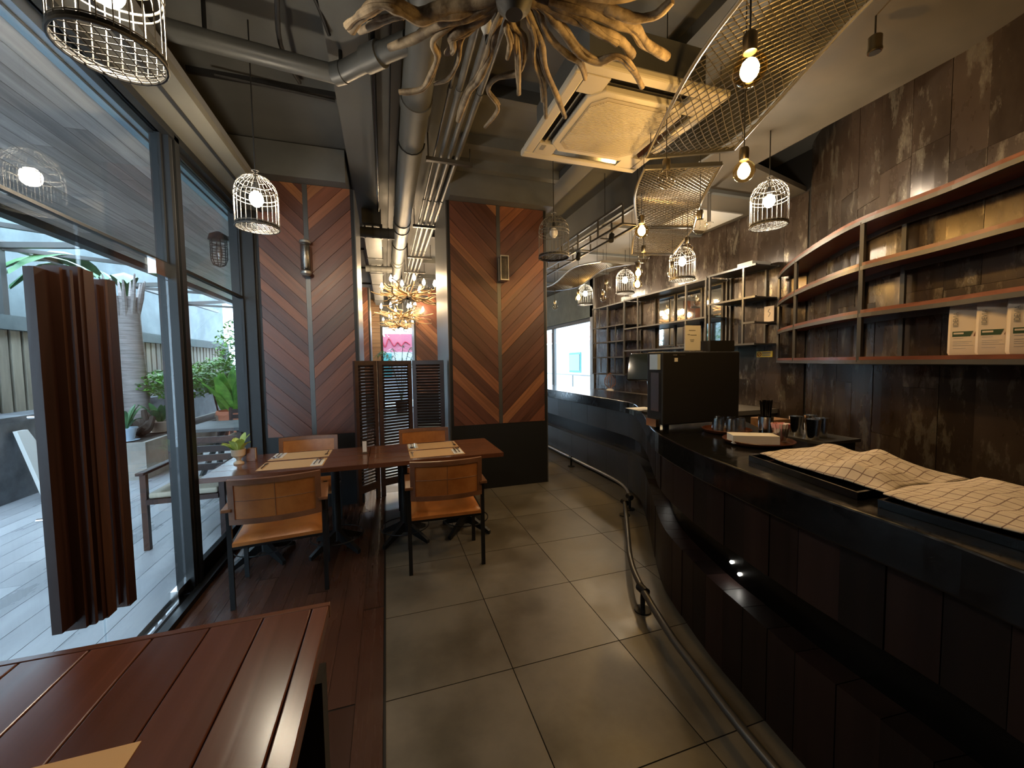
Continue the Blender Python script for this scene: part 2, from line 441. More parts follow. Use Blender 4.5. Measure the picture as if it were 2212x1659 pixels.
# ------------------------------------------------------------------ floor
BARC = Curve([(1.02, -2.0), (1.12, -1.2), (1.21, -0.4), (1.30, 0.3), (1.36, 0.6), (1.40, 1.0), (1.455, 1.3), (1.505, 1.55), (1.63, 1.95),
              (1.745, 2.2), (1.93, 2.5), (2.2, 2.93), (2.42, 3.3), (2.56, 3.6), (2.62, 4.0), (2.62, 5.0), (2.62, 7.2)])
fl = struct('floor')
MB().box((-1.3, -2.6, -0.10), (4.4, 14.2, -0.0015)).build('screed', 'grout', fl)
tile_me = boxmesh('floor_tile', (0.595, 0.595, 0.03), 'tile_stone')
for i in range(5):
    for k in range(-5, 21):
        x = 0.25 + 0.6*i; y = 1.47 + 0.6*k
        if x > 2.9 or (x > 1.5 and y < 1.9 and x - 0.3 > 1.45) : continue
        if x > 2.2 and y < 2.4: continue
        linked('floor_tile', tile_me, None, fl, (x, y, -0.015))
plank_me = boxmesh('floor_plank', (0.117, 2.392, 0.03), 'floor_wood')
for i in range(10):
    x = -1.245 + 0.0595 + 0.119*i
    for k in range(8):
        y = -2.6 + 2.4*k + (0.7*i) % 2.4
        if y > 13: continue
        linked('floor_plank', plank_me, None, fl, (x, y, -0.015))
smesh(MB().box((-0.054, -2.5, -0.02), (-0.044, 14, 0.003)).build('trim_1', 'black_steel'), 'dark metal strip between wood and tile floor')
# ------------------------------------------------------------------ ceiling
ce = struct('ceiling')
MB().box((-1.35, -2.7, 3.66), (4.6, 14.3, 3.85)).build('slab', 'ceiling_paint', ce)
for (x0, x1, y0, y1, z0) in [(-0.30, -0.04, -2.6, 14, 3.55), (1.95, 2.2, -2.6, 14, 3.58)]:
    MB().box((x0, y0, z0), (x1, y1, 3.67)).build('beam', 'beam_paint', ce)
for y in (1.0, 2.25, 3.5, 6.2, 7.9, 9.4, 11.2):
    MB().box((-1.3, y, 3.62), (-0.31, y+0.03, 3.67)).build('joist', 'black_matt', ce)
for y in (3.05, 3.75, 4.2, 6.6, 8.3, 9.8, 11.6):
    MB().box((0.75, y, 3.56), (1.94, y+0.09, 3.67)).build('joist', 'beam_paint', ce)
for i, (x0, x1) in enumerate(((-1.33, -0.33), (0.72, 1.95))):
    smesh(MB().box((x0, 4.36, 3.325), (x1, 5.3, 3.64)).build('trim_%d' % (20+i), 'beam_paint'), 'dark beam over the chevron column')
# dropped soffit over the bar, its edge follows the bar
so = struct('ceiling', label='pale dropped soffit above the bar')
EDGE = Curve([(1.75, -2.0), (1.9, -1.0), (2.05, 0.0), (2.2, 0.95), (2.33, 1.4), (2.48, 1.82), (2.66, 2.35), (2.7, 2.9), (2.7, 5.0), (2.7, 9.0), (2.7, 13.5)])
mb = MB(); k0 = 0
n = 60
for i in range(n+1):
    l = EDGE.len*i/n; a = EDGE.at(l)
    xr = 3.23 if a[1] < 2.9 else 4.3
    mb.v += [(a[0], a[1], 3.25), (xr, a[1], 3.25), (xr, a[1], 3.30), (a[0], a[1], 3.30)]
for i in range(n):
    for j in range(4): mb.f.append((4*i+j, 4*i+(j+1) % 4, 4*i+4+(j+1) % 4, 4*i+4+j))
mb.f += [(0, 3, 2, 1), (4*n, 4*n+1, 4*n+2, 4*n+3)]
mb.build('soffit', 'soffit_plaster', so)
mb = MB(); EDGE.slab(mb, 0, EDGE.len, -0.03, 0.0, 3.235, 3.67, 0.2); mb.build('fascia', 'beam_paint', so)
for y in (3.3, 4.5, 5.7, 6.9, 8.1): MB().box((2.7, y, 3.215), (4.25, y+0.05, 3.252)).build('batten', 'beam_paint', so)
MB().box((3.45, 3.75, 3.235), (4.15, 4.35, 3.252)).build('access_panel', 'white_paint', so)
# ------------------------------------------------------------------ right wall of oxidised metal sheets
WALL = Curve([(3.05, -2.4), (3.05, -0.5), (3.05, 0.4), (3.09, 0.9), (3.19, 1.3), (3.29, 1.7), (3.47, 2.05), (3.80, 2.52), (4.08, 2.88), (4.25, 3.02), (4.42, 3.06)])
wr = struct('wall_right')
mb = MB(); WALL.slab(mb, 0, WALL.len, 0.012, 0.12, 0, 3.66, 0.1); mb.build('backing', 'black_matt', wr)
l = 0.0
random.seed(3)
while l < WALL.len - 0.05:
    w = random.choice((0.18, 0.22, 0.26)); l1 = min(l + w, WALL.len)
    z = 0.0
    for h in random.choice(((0.95, 0.85, 1.0, 0.85), (1.3, 0.62, 0.9, 0.83), (0.8, 1.1, 0.75, 1.0))):
        zz = min(z + h, 3.65)
        mb = MB(); WALL.slab(mb, l+0.001, l1-0.001, random.uniform(0.0, 0.005), 0.013, z+0.001, zz-0.001, 0.1)
        mb.build('sheet', 'wall_sheet', wr); z = zz
    l = l1
w2 = struct('wall_right')
MB().box((4.262, 3.0, 0), (4.4, 7.5, 3.66)).build('backing', 'black_matt', w2)
y = 3.05
while y < 7.45:
    w = random.choice((0.2, 0.26, 0.32)); y1 = min(y+w, 7.48); z = 0
    for h in random.choice(((1.25, 0.9, 1.5), (1.55, 0.7, 1.4), (1.0, 1.1, 1.55))):
        zz = min(z+h, 3.24)
        xo = random.uniform(0.0, 0.005)
        MB().box((4.25+xo, y+0.001, z+0.001), (4.263, y1-0.001, zz-0.001)).build('sheet', 'wall_sheet', w2); z = zz
    y = y1
# back wall behind the viewpoint
smesh(MB().box((-1.4, -2.8, 0), (3.3, -2.6, 3.66)).build('wall_back', 'beam_paint'))
# ------------------------------------------------------------------ window wall on the terrace side
def framed(name, y0, y1, z0, z1, x=-1.3, w=0.05, d=0.06, bottom=0.06, mat='black_steel', label=None, top=None):
    top = top or w
    r = struct(name, (x, (y0+y1)/2, z0), label)
    MB().box((x-d/2, y0, z0), (x+d/2, y0+w, z1)).build('jamb', mat, r)
    MB().box((x-d/2, y1-w, z0), (x+d/2, y1, z1)).build('jamb', mat, r)
    MB().box((x-d/2, y0+w, z1-top), (x+d/2, y1-w, z1)).build('head', mat, r)
    MB().box((x-d/2, y0+w, z0), (x+d/2, y1-w, z0+bottom)).build('sill', mat, r)
    MB().box((x-0.004, y0+w, z0+bottom), (x+0.004, y1-w, z1-top)).build('pane', 'window_glass', r)
    return r
w1 = framed('window_1', 3.16, 4.46, 0.0, 2.16, bottom=0.12, top=0.012, d=0.04, label='fixed glass panel beside the window table')
framed('window_2', 3.16, 4.46, 2.16, 2.97, bottom=0.012, d=0.03)
framed('window_3', 1.42, 3.065, 2.145, 2.97, w=0.02, bottom=0.014, d=0.03)
d1 = struct('door_1', (-1.3, 2.68, 0), 'frameless glass door hung on patch fittings')
MB().box((-1.306, 2.305, 0.02), (-1.294, 3.06, 2.14)).build('pane', 'window_glass', d1)
MB().box((-1.32, 2.92, 0.015), (-1.28, 3.07, 0.10)).build('patch_fitting', 'chrome', d1)
MB().box((-1.32, 2.90, 2.06), (-1.28, 3.07, 2.15)).build('patch_fitting', 'chrome', d1)
d2 = struct('door_2', (-1.3, 1.9, 0), 'frameless glass door leaf carrying the wooden handle')
MB().box((-1.306, 1.45, 0.02), (-1.294, 2.297, 2.14)).build('pane', 'window_glass', d2)
MB().box((-1.32, 1.45, 0.015), (-1.28, 1.60, 0.10)).build('patch_fitting', 'chrome', d2)
smesh(MB().box((-1.42, -2.6, 0), (-1.24, 1.42, 2.98)).build('wall_left', 'beam_paint'))  # unseen stretch closed solid in place of windows, to cut daylight on the bar
p = struct('trim_2', (-1.3, 3.11, 0), 'black double mullion of the glass front')
MB().box((-1.35, 3.065, 0), (-1.25, 3.10, 2.98)).build('post', 'black_steel', p)
MB().box((-1.34, 3.10, 0), (-1.255, 3.12, 2.98)).build('groove', 'frame_grey', p)  # lighter grey stands in for the reflected line down the mullion
MB().box((-1.36, 3.12, 0), (-1.24, 3.18, 2.98)).build('post', 'black_steel', p)
smesh(MB().box((-1.36, -2.6, 2.95), (-1.24, 4.5, 3.0)).build('trim_3', 'black_steel'), 'black head rail of the glass front')
h = struct('trim_4', (-1.15, 1, 3.0), 'painted header box above the glass front')
MB().box((-1.36, -2.6, 3.0), (-0.99, 4.45, 3.05)).build('underside', 'header_paint', h)
MB().box((-1.02, -2.6, 3.05), (-0.99, 4.45, 3.10)).build('lip', 'frame_pale', h)
MB().box((-1.42, -2.6, 3.05), (-1.34, 4.45, 3.66)).build('upstand', 'beam_paint', h)
MB().box((-1.11, -2.6, 2.99), (-1.09, 4.45, 3.001)).build('groove', 'black_matt', h)
smesh(MB().box((-1.25, 1.45, 0.0), (-1.20, 4.45, 0.035)).build('trim_5', 'black_steel'), 'black floor track below the glass front')
smesh(MB().box((-1.38, 4.44, 0), (-1.185, 4.62, 3.66)).build('trim_6', 'black_steel'), 'black corner post beside the window column')
# glass sides of the further dining room; unseen left panes added to brighten its ceiling
for i in range(4): framed('window_%d' % (5+i), 5.6+2.1*i, 7.7+2.1*i, 0.0, 2.9, w=0.07)
smesh(MB().box((-1.4, 5.0, 2.9), (-1.25, 14.1, 3.66)).build('wall_left', 'beam_paint'))
for i in range(3): framed('window_%d' % (9+i), 7.6+2.1*i, 9.7+2.1*i, 0.0, 2.45, x=4.3, w=0.08, mat='frame_grey')
smesh(MB().box((4.22, 7.48, 2.45), (4.42, 14.0, 3.66)).build('wall_right', 'concrete'), 'grey lintel wall above the far windows')
smesh(MB().box((4.22, 7.46, 0), (4.40, 7.62, 3.3)).build('trim_7', 'frame_pale'), 'pale jamb at the end of the bar shelving')
# end wall with timber boards and a bright opening
we = struct('wall_end')
for i in range(30):
    z = 0.122*i
    MB().box((-1.3, 13.9, z), (-0.14, 13.95, z+0.116)).build('board', 'end_wood', we)
MB().box((-1.3, 13.96, 0), (-0.12, 14.1, 3.66)).build('backing', 'black_matt', we)
MB().box((1.0, 13.95, 0), (4.4, 14.1, 3.66)).build('backing', 'beam_paint', we)
MB().box((-0.12, 13.95, 2.75), (1.0, 14.1, 3.66)).build('lintel', 'beam_paint', we)
r = struct('window_12', (0.44, 14, 0.0))
MB().box((-0.12, 13.98, 0), (-0.06, 14.06, 2.75)).build('jamb', 'black_steel', r)
MB().box((0.94, 13.98, 0), (1.0, 14.06, 2.75)).build('jamb', 'black_steel', r)
MB().box((-0.06, 14.01, 0.0), (0.94, 14.02, 2.75)).build('pane', 'window_glass', r)
# ------------------------------------------------------------------ terrace: floor, soffit, walls
tf = struct('floor', label='pale tiled terrace floor outside the glass')
MB().box((-6.0, -3, -0.12), (-1.3, 16, -0.03)).build('screed', 'stone_wall', tf)
tp = boxmesh('terrace_plank', (0.176, 1.196, 0.03), 'terrace_tile')
for i in range(16):
    x = -1.46 - 0.18*i
    for k in range(12):
        y = -0.8 + 1.2*k + (0.43*i) % 1.2
        linked('terrace_plank', tp, None, tf, (x, y, -0.015))
ts = struct('ceiling', label='wood boarded soffit over the terrace')
sp = boxmesh('soffit_board', (0.117, 1.996, 0.02), 'soffit_wood')
for i in range(15):
    x = -1.61 - 0.12*i
    for k in range(8):
        y = -1.2 + 2.0*k + (0.77*i) % 2.0
        if y > 14: continue
        linked('soffit_board', sp, None, ts, (x, y, 3.05))
MB().box((-3.42, -3, 3.065), (-1.4, 15, 3.3)).build('deck', 'black_matt', ts)
MB().box((-3.52, -3, 2.98), (-3.40, 15, 3.22)).build('fascia', 'black_steel', ts)
MB().box((-1.53, -3, 3.02), (-1.37, 15, 3.05)).build('edge_strip', 'strip_blue', ts)
MB().box((-1.475, -3, 3.012), (-1.465, 15, 3.021)).build('groove', 'black_matt', ts)
lw = struct('wall_garden', (-4.3, 6, 0), 'low dark stone garden wall')
MB().box((-4.60, -2, 0), (-4.08, 15, 0.90)).build('wall_body', 'stone_wall', lw)
MB().box((-4.62, -2, 0.90), (-4.06, 15, 0.96)).build('coping', 'stone_wall', lw)
cw = smesh(MB().box((-5.9, -3, 0), (-5.6, 17, 4.3)).build('wall_boundary', 'concrete'), 'tall weathered concrete boundary wall')
# ------------------------------------------------------------------ columns clad in chevron boards
def column(name, x0, x1, y0, y1, label, ztop=3.32, sconce=True, group=None):
    c = thing(name, label, 'column', ((x0+x1)/2, (y0+y1)/2, 0), group)
    MB().box((x0+0.01, y0+0.03, 0), (x1-0.01, y1, ztop)).build('core', 'black_matt', c)
    MB().box((x0, y0, 0), (x1, y0+0.03, 0.775)).build('base_plate', 'black_steel', c)
    xm = (x0+x1)/2
    MB().box((xm-0.022, y0-0.006, 0.775), (xm+0.022, y0+0.03, ztop)).build('centre_strip', 'frame_grey', c)
    for xa, xb in ((x0, x0+0.03), (x1-0.03, x1)):
        MB().box((xa, y0-0.005, 0.775), (xb, y0+0.03, ztop)).build('edge_strip', 'black_steel', c)
    MB().box((x1, y0+0.0, 0), (x1+0.012, y1, ztop)).build('side_plate', 'frame_grey', c)
    MB().box((x0-0.012, y0+0.0, 0), (x0, y1, ztop)).build('side_plate', 'frame_grey', c)
    wv = 0.150                                   # vertical pitch of a 45 degree board
    for side in (0, 1):
        a, b = (x0+0.031, xm-0.023) if side == 0 else (xm+0.023, x1-0.031)
        z = 0.776 - (b-a) - 0.2
        while z < ztop + (b-a):
            w = wv * random.choice((0.8, 1.0, 1.0, 1.15))
            if side == 0: band = [(a, z+(b-a)), (b, z), (b, z+w-0.004), (a, z+(b-a)+w-0.004)]
            else: band = [(a, z), (b, z+(b-a)), (b, z+(b-a)+w-0.004), (a, z+w-0.004)]
            poly = clip_poly(clip_poly(band, 0, 1, ztop), 0, -1, -0.776)
            z += w
            if len(poly) < 3: continue
            pr = random.uniform(0.002, 0.008)
            # board mesh laid out along its own length so the grain follows it
            ang = -math.pi/4 if side == 0 else math.pi/4
            cx = sum(p[0] for p in poly)/len(poly); cz = sum(p[1] for p in poly)/len(poly)
            ca, sa = math.cos(-ang), math.sin(-ang)
            loc = [((p[0]-cx)*ca-(p[1]-cz)*sa, 0, (p[0]-cx)*sa+(p[1]-cz)*ca) for p in poly]
            mb = MB().prism(loc, (0, 0.03, 0))
            me = mb.mesh('board'); me.materials.append(M['chevron_wood'])
            import bmesh
            bm = bmesh.new(); bm.from_mesh(me); bmesh.ops.recalc_face_normals(bm, faces=bm.faces); bm.to_mesh(me); bm.free()
            o = bpy.data.objects.new('board', me); COL.objects.link(o); o.parent = c
            o.location = Vector((cx, y0-pr, cz)) - c.location
            o.rotation_euler[1] = -ang
    return c
def sconce(x, y, z0, z1, label, round_=True):
    s = thing('wall_sconce', label, 'lamp', (x, y, z0))
    w = 0.045
    MB().box((x-0.02, y+0.04, z0+0.03), (x+0.02, y+0.098, z1-0.03)).build('bracket', 'black_steel', s)
    if round_:
        MB().lathe([(w+0.008, 0), (w+0.008, 0.02), (w-0.005, 0.03)], (x, y, z1-0.02), 20).build('cap', 'frame_pale', s, True)
        MB().lathe([(w-0.006, 0.03), (w, 0.04), (w, z1-z0-0.03)], (x, y, z0), 20, False).build('glass_shade', 'frosted_glass', s, True)
        MB().lathe([(0.03, -0.02), (w+0.006, 0.0), (w+0.006, 0.02), (0.04, 0.03)], (x, y, z0), 20).build('foot_ring', 'frame_pale', s, True)
        MB().lathe([(0.012, 0.06), (0.02, 0.12), (0.015, 0.18)], (x, y, z0), 12).build('bulb', 'white_ceramic', s, True)
    else:
        for sx in (-1, 1):
            for sy in (-1, 1):
                MB().box((x+sx*w-0.005, y+sy*w-0.005, z0), (x+sx*w+0.005, y+sy*w+0.005, z1)).build('corner_bar', 'frame_pale', s)
        MB().box((x-w-0.006, y-w-0.006, z1-0.012), (x+w+0.006, y+w+0.006, z1)).build('cap', 'frame_pale', s)
        MB().box((x-w-0.006, y-w-0.006, z0), (x+w+0.006, y+w+0.006, z0+0.012)).build('foot', 'frame_pale', s)
        MB().box((x-w+0.006, y-w+0.006, z0+0.013), (x+w-0.006, y+w-0.006, z1-0.013)).build('glass_shade', 'frosted_glass', s)
    return s
random.seed(11)
column('chevron_column', -1.18, -0.27, 4.5, 5.4, 'chevron boarded column beside the glass front and black corner post')
column('chevron_column', 0.70, 1.89, 4.5, 5.5, 'wide chevron boarded column between the louvred screen and the bar')
column('chevron_column', -1.18, -0.33, 10.0, 10.9, 'distant chevron column beyond the screen near the timber board wall')
column('chevron_column', 0.70, 1.89, 10.0, 10.9, 'distant chevron column seen beside the far chandeliers')
sconce(-0.725, 4.40, 2.41, 2.73, 'round grey glass sconce on the column beside the window')
sconce(1.325, 4.40, 2.44, 2.72, 'square framed glass sconce on the column beside the bar', False)
sconce(1.295, 9.90, 2.40, 2.72, 'glass sconce on the distant chevron column')
# ------------------------------------------------------------------ pipes and conduits under the ceiling
def tag1(o, label, cat, group=None): return tag(o, label, cat, group)
pp = thing('drain_pipe', 'thick grey drain pipe running the length of the ceiling', 'pipe', (0.27, 5.5, 3.29))
MB().tube([(0.27, -2.5, 3.42), (0.27, 13.8, 3.42)], 0.105, 24).build('pipe', 'pipe_paint', pp, True)
for y in (2.2, 3.0, 5.55, 5.85, 7.6, 7.85, 9.8):
    MB().tube([(0.27, y, 3.42), (0.27, y+0.10, 3.42)], 0.115, 24).build('coupling', 'pipe_paint', pp, True)
for y in (1.2, 3.6, 6.6, 9.0):
    MB().tube([(0.27+0.112*math.cos(t), y, 3.42+0.112*math.sin(t)) for t in [math.pi*i/8 - math.pi for i in range(9)]], 0.006, 6).build('strap', 'black_steel', pp)
pb = thing('branch_pipe', 'grey branch pipe crossing the dark ceiling to the drain pipe', 'pipe', (-0.5, 2.8, 3.3))
MB().tube([(-1.28, 2.80, 3.42), (-0.9, 2.84, 3.41), (-0.24, 2.90, 3.40)], 0.055, 18).build('pipe', 'pipe_paint', pb, True)
MB().tube([(-0.26, 2.90, 3.40), (-0.20, 2.86, 3.40)], 0.066, 18).build('elbow', 'pipe_paint', pb, True)
MB().tube([(-0.20, 2.86, 3.40), (-0.02, 2.69, 3.41), (0.19, 2.52, 3.42)], 0.060, 18).build('pipe', 'pipe_paint', pb, True)
MB().tube([(-0.06, 2.73, 3.41), (0.03, 2.65, 3.412)], 0.075, 18).build('coupling', 'pipe_paint', pb, True)
MB().tube([(-0.22, 2.89, 3.40), (-0.22, 2.89, 3.56)], 0.012, 8).build('hanger', 'black_steel', pb)
MB().tube([(-0.95, 2.84, 3.42), (-0.95, 2.84, 3.66)], 0.012, 8).build('hanger', 'black_steel', pb)
for i, (x, r, lab) in enumerate(((0.50, 0.012, 'thinnest conduit of the ceiling bundle, beside the drain pipe'), (0.565, 0.024, 'galvanised conduit next to the thinnest one in the ceiling bundle'),
                                 (0.64, 0.024, 'galvanised conduit in the middle of the ceiling bundle'), (0.715, 0.024, 'galvanised conduit of the bundle furthest from the drain pipe'))):
    c = thing('conduit', lab, 'conduit', (x, 5, 3.45), 'conduits below the ceiling')
    MB().tube([(x, -2.4, 3.47), (x, 13.5, 3.47)], r, 12).build('tube', 'conduit_metal', c, True)
    for y in (2.9, 4.9, 7.1, 9.0): MB().tube([(x, y, 3.47), (x, y+0.07, 3.47)], r+0.005, 12).build('coupling', 'pipe_paint', c, True)
for y in (1.7, 3.86, 5.74, 7.4, 8.6, 10.2):
    h = thing('conduit_hanger', 'steel strut hanger carrying the ceiling conduits', 'bracket', (0.62, y, 3.40), 'hangers under the conduits')
    MB().box((0.42, y-0.02, 3.405), (0.86, y+0.02, 3.44)).build('strut', 'frame_grey', h)
    for x in (0.44, 0.84): MB().tube([(x, y, 3.44), (x, y, 3.66)], 0.006, 6).build('rod', 'frame_grey', h)
o = MB().tube([(-0.015, -2.0, 3.5), (-0.015, 2.6, 3.5), (-0.03, 5.4, 3.46)], 0.016, 10).build('cable', 'black_gloss', None, True)
tag(o, 'glossy black cable strung along the ceiling beside the drain pipe', 'cable')
o = MB().box((0.10, -2.5, 3.60), (0.17, 13.5, 3.661)).build('cable_channel', 'black_matt'); tag(o, 'matt black channel on the ceiling beside the drain pipe', 'channel')
for (pts, r, lab) in [([(-0.98, 1.9, 3.6), (-0.75, 2.0, 3.62), (-0.5, 2.35, 3.6), (-0.56, 2.85, 3.49), (-0.55, 3.4, 3.62)], 0.014, 'dark loose cable crossing over the branch pipe'),
                      ([(-1.1, 3.42, 3.58), (-0.5, 3.5, 3.6), (-0.32, 3.52, 3.6)], 0.011, 'thin dark conduit crossing the ceiling near the window lamp'),
                      ([(-0.9, 2.55, 3.6), (-0.5, 2.5, 3.6), (-0.34, 2.52, 3.58), (-0.27, 2.75, 3.53)], 0.012, 'thin dark conduit bending down to the beam')]:
    tag(MB().tube(crom(pts, 6), r, 8).build('cable', 'black_matt', None, True), lab, 'cable')
for (x0, x1, y, z, r, lab) in [(-0.3, 0.17, 5.75, 3.285, 0.07, 'dark ribbed cross duct joining the drain pipe beyond the columns'), (-0.3, 0.17, 7.9, 3.29, 0.06, 'grey cross duct further along the drain pipe')]:
    d = thing('cross_duct', lab, 'duct', ((x0+x1)/2, y, z-r))
    MB().tube([(x0, y, z), (x1, y, z)], r, 16).build('pipe', 'ceiling_paint', d, True)
    for k in range(4): MB().tube([(x0+0.08+0.1*k, y, z), (x0+0.1+0.1*k, y, z)], r+0.008, 16).build('rib', 'pipe_paint', d, True)
d = thing('air_duct', 'pale square air duct running beyond the window column', 'duct', (-0.12, 9, 3.5))
MB().box((-0.24, 5.6, 3.36), (0.0, 13.2, 3.55)).build('duct_body', 'pipe_paint', d)
for k in range(6): MB().box((-0.255, 6.2+1.2*k, 3.35), (0.015, 6.24+1.2*k, 3.56)).build('flange', 'frame_grey', d)
# ------------------------------------------------------------------ ceiling cassette
ac = thing('ceiling_air_conditioner', 'white four way ceiling cassette above the bar aisle', 'air conditioner', (1.53, 2.43, 3.07))
X0, X1, Y0, Y1, Z = 1.03, 2.03, 1.93, 2.93, 3.07
def ochild(mb, nm, mt, **k): return mb.build(nm, mt, ac, **k)
ochild(MB().box((X0+0.10, Y0+0.10, 3.115), (X1-0.10, Y1-0.10, 3.40)), 'casing', 'beam_paint')
# frame of four trapezoid strips, four louvre slots inside, dished intake panel in the middle
mb = MB()
for a, b in (((X0, Y0), (X1, Y0+0.075)), ((X0, Y1-0.075), (X1, Y1)), ((X0, Y0+0.075), (X0+0.075, Y1-0.075)), ((X1-0.075, Y0+0.075), (X1, Y1-0.075))):
    mb.box((*a, Z+0.004), (*b, Z+0.05))
ochild(mb, 'panel_frame', 'ac_plastic', bevel=0.012)
for (a, b) in (((X0+0.075, Y0+0.075), (X0+0.22, Y0+0.22)), ((X1-0.22, Y0+0.075), (X1-0.075, Y0+0.22)), ((X0+0.075, Y1-0.22), (X0+0.22, Y1-0.075)), ((X1-0.22, Y1-0.22), (X1-0.075, Y1-0.075))):
    ochild(MB().box((*a, Z+0.003), (*b, Z+0.045)), 'corner_plate', 'ac_plastic')
for (a, b, dx, dy) in (((X0+0.22, Y0+0.08), (X1-0.22, Y0+0.15), 0, 1), ((X0+0.22, Y1-0.15), (X1-0.22, Y1-0.08), 0, -1), ((X0+0.08, Y0+0.22), (X0+0.15, Y1-0.22), 1, 0), ((X1-0.15, Y0+0.22), (X1-0.08, Y1-0.22), -1, 0)):
    s_ = ochild(MB().box((*a, Z+0.03), (*b, Z+0.045)), 'outlet_slot', 'black_matt')
    cx, cy = (a[0]+b[0])/2, (a[1]+b[1])/2
    if dx == 0: mbb = MB().hexa([(a[0]+0.01, cy-0.012*dy, Z+0.006), (b[0]-0.01, cy-0.012*dy, Z+0.006), (b[0]-0.01, cy+0.016*dy, Z+0.024), (a[0]+0.01, cy+0.016*dy, Z+0.024),
                                 (a[0]+0.01, cy-0.012*dy, Z+0.011), (b[0]-0.01, cy-0.012*dy, Z+0.011), (b[0]-0.01, cy+0.016*dy, Z+0.029), (a[0]+0.01, cy+0.016*dy, Z+0.029)])
    else: mbb = MB().hexa([(cx-0.012*dx, a[1]+0.01, Z+0.006), (cx+0.016*dx, a[1]+0.01, Z+0.024), (cx+0.016*dx, b[1]-0.01, Z+0.024), (cx-0.012*dx, b[1]-0.01, Z+0.006),
                           (cx-0.012*dx, a[1]+0.01, Z+0.011), (cx+0.016*dx, a[1]+0.01, Z+0.029), (cx+0.016*dx, b[1]-0.01, Z+0.029), (cx-0.012*dx, b[1]-0.01, Z+0.011)])
    ochild(mbb, 'louvre', 'chrome')
oct_ = [(X0+0.24, Y0+0.16), (X1-0.24, Y0+0.16), (X1-0.16, Y0+0.24), (X1-0.16, Y1-0.24), (X1-0.24, Y1-0.16), (X0+0.24, Y1-0.16), (X0+0.16, Y1-0.24), (X0+0.16, Y0+0.24)]
ochild(MB().prism([(x, y, Z-0.002) for x, y in oct_], (0, 0, 0.04)), 'intake_surround', 'ac_plastic', bevel=0.006)
cxm, cym = (X0+X1)/2, (Y0+Y1)/2
oct2 = [(cxm+(x-cxm)*0.86, cym+(y-cym)*0.86) for x, y in oct_]
gr = ochild(MB().prism([(x, y, Z-0.006) for x, y in oct2], (0, 0, 0.01)), 'intake_grille', 'ac_grille')
sl = MB()
for k in range(46):
    y = Y0+0.235+k*0.0118
    ins = max(0, (Y0+0.31)-y, y-(Y1-0.31))
    sl.box((X0+0.215+ins, y, Z-0.009), (X1-0.215-ins, y+0.0055, Z-0.005))
so_ = sl.build('grille_slats', 'ac_plastic', gr); so_['kind'] = 'stuff'
ochild(MB().box((X0+0.10, Y1-0.20, Z), (X0+0.13, Y1-0.14, Z+0.004)), 'sticker', 'print_grey')
# ------------------------------------------------------------------ louvred folding screen
scn = thing('folding_screen', 'dark wooden louvred folding screen standing between the two columns', 'screen', (0.15, 4.8, 0))
def screen_panel(a, b):
    a = Vector((*a, 0)); b = Vector((*b, 0)); d = (b-a); L = d.length; d.normalize(); nrm = Vector((-d.y, d.x, 0))
    def P(u, v, z): return a + d*u + nrm*v + Vector((0, 0, z))
    def bx(u0, u1, z0, z1, v0=-0.014, v1=0.014):
        return MB().hexa([P(u0, v0, z0), P(u1, v0, z0), P(u1, v1, z0), P(u0, v1, z0), P(u0, v0, z1), P(u1, v0, z1), P(u1, v1, z1), P(u0, v1, z1)])
    fm = MB()
    for q in ((0, 0.045, 0, 1.54), (L-0.045, L, 0, 1.54), (0.045, L-0.045, 1.50, 1.54), (0.045, L-0.045, 0.12, 0.20)):
        t_ = bx(*q); k_ = len(fm.v); fm.v += t_.v; fm.f += [tuple(i+k_ for i in f_) for f_ in t_.f]
    pa = fm.build('leaf', 'screen_wood', scn)
    n_ = 38; ht = 1.30
    for k in range(n_):
        z = 0.205 + ht*k/n_
        MB().hexa([P(0.045, -0.013, z+0.022), P(L-0.045, -0.013, z+0.022), P(L-0.045, 0.013, z), P(0.045, 0.013, z),
                   P(0.045, -0.013, z+0.029), P(L-0.045, -0.013, z+0.029), P(L-0.045, 0.013, z+0.007), P(0.045, 0.013, z+0.007)]).build('slat', 'screen_wood', pa)
screen_panel((-0.318, 4.40), (-0.105, 4.62))
screen_panel((-0.085, 4.64), (0.285, 4.80))
screen_panel((0.30, 4.80), (0.655, 4.70))
# ------------------------------------------------------------------ bar counter
bar = thing('bar_counter', 'dark curved bar counter with a glossy recessed slot along its front', 'counter', (1.9, 2.0, 0))
mb = MB(); BARC.slab(mb, 0, BARC.len, 0.14, 0.55, 0, 0.915, 0.12); mb.build('carcass', 'black_matt', bar)
mb = MB(); BARC.slab(mb, 0, BARC.len, 0.05, 0.14, 0, 0.06, 0.12); mb.build('plinth', 'black_matt', bar)
mb = MB(); BARC.slab(mb, 0, BARC.len, 0.11, 0.14, 0.40, 0.66, 0.12); mb.build('slot_back', 'slot_black', bar)
lw0 = BARC.l_at_y(2.93)
l = BARC.l_at_y(-0.9)
random.seed(5)
while l < lw0:
    w = random.choice((0.13, 0.14, 0.15))
    for z0, z1 in ((0.635, 0.914), (0.03, 0.42)):
        mb = MB(); BARC.slab(mb, l+0.0015, l+w-0.0015, random.uniform(-0.002, 0.003), 0.11, z0, z1, 0.05)
        mb.build('front_board', 'bar_wood', bar)
    l += w
while l < BARC.len - 0.05:
    w = 0.48 if l > lw0 + 0.5 else 0.22
    l1 = min(l+w, BARC.len)
    for z0, z1 in ((0.635, 0.914), (0.03, 0.42)):
        mb = MB(); BARC.slab(mb, l+0.0015, l1-0.0015, random.uniform(-0.001, 0.002), 0.11, z0, z1, 0.06)
        mb.build('front_sheet', 'bar_sheet', bar)
    l = l1
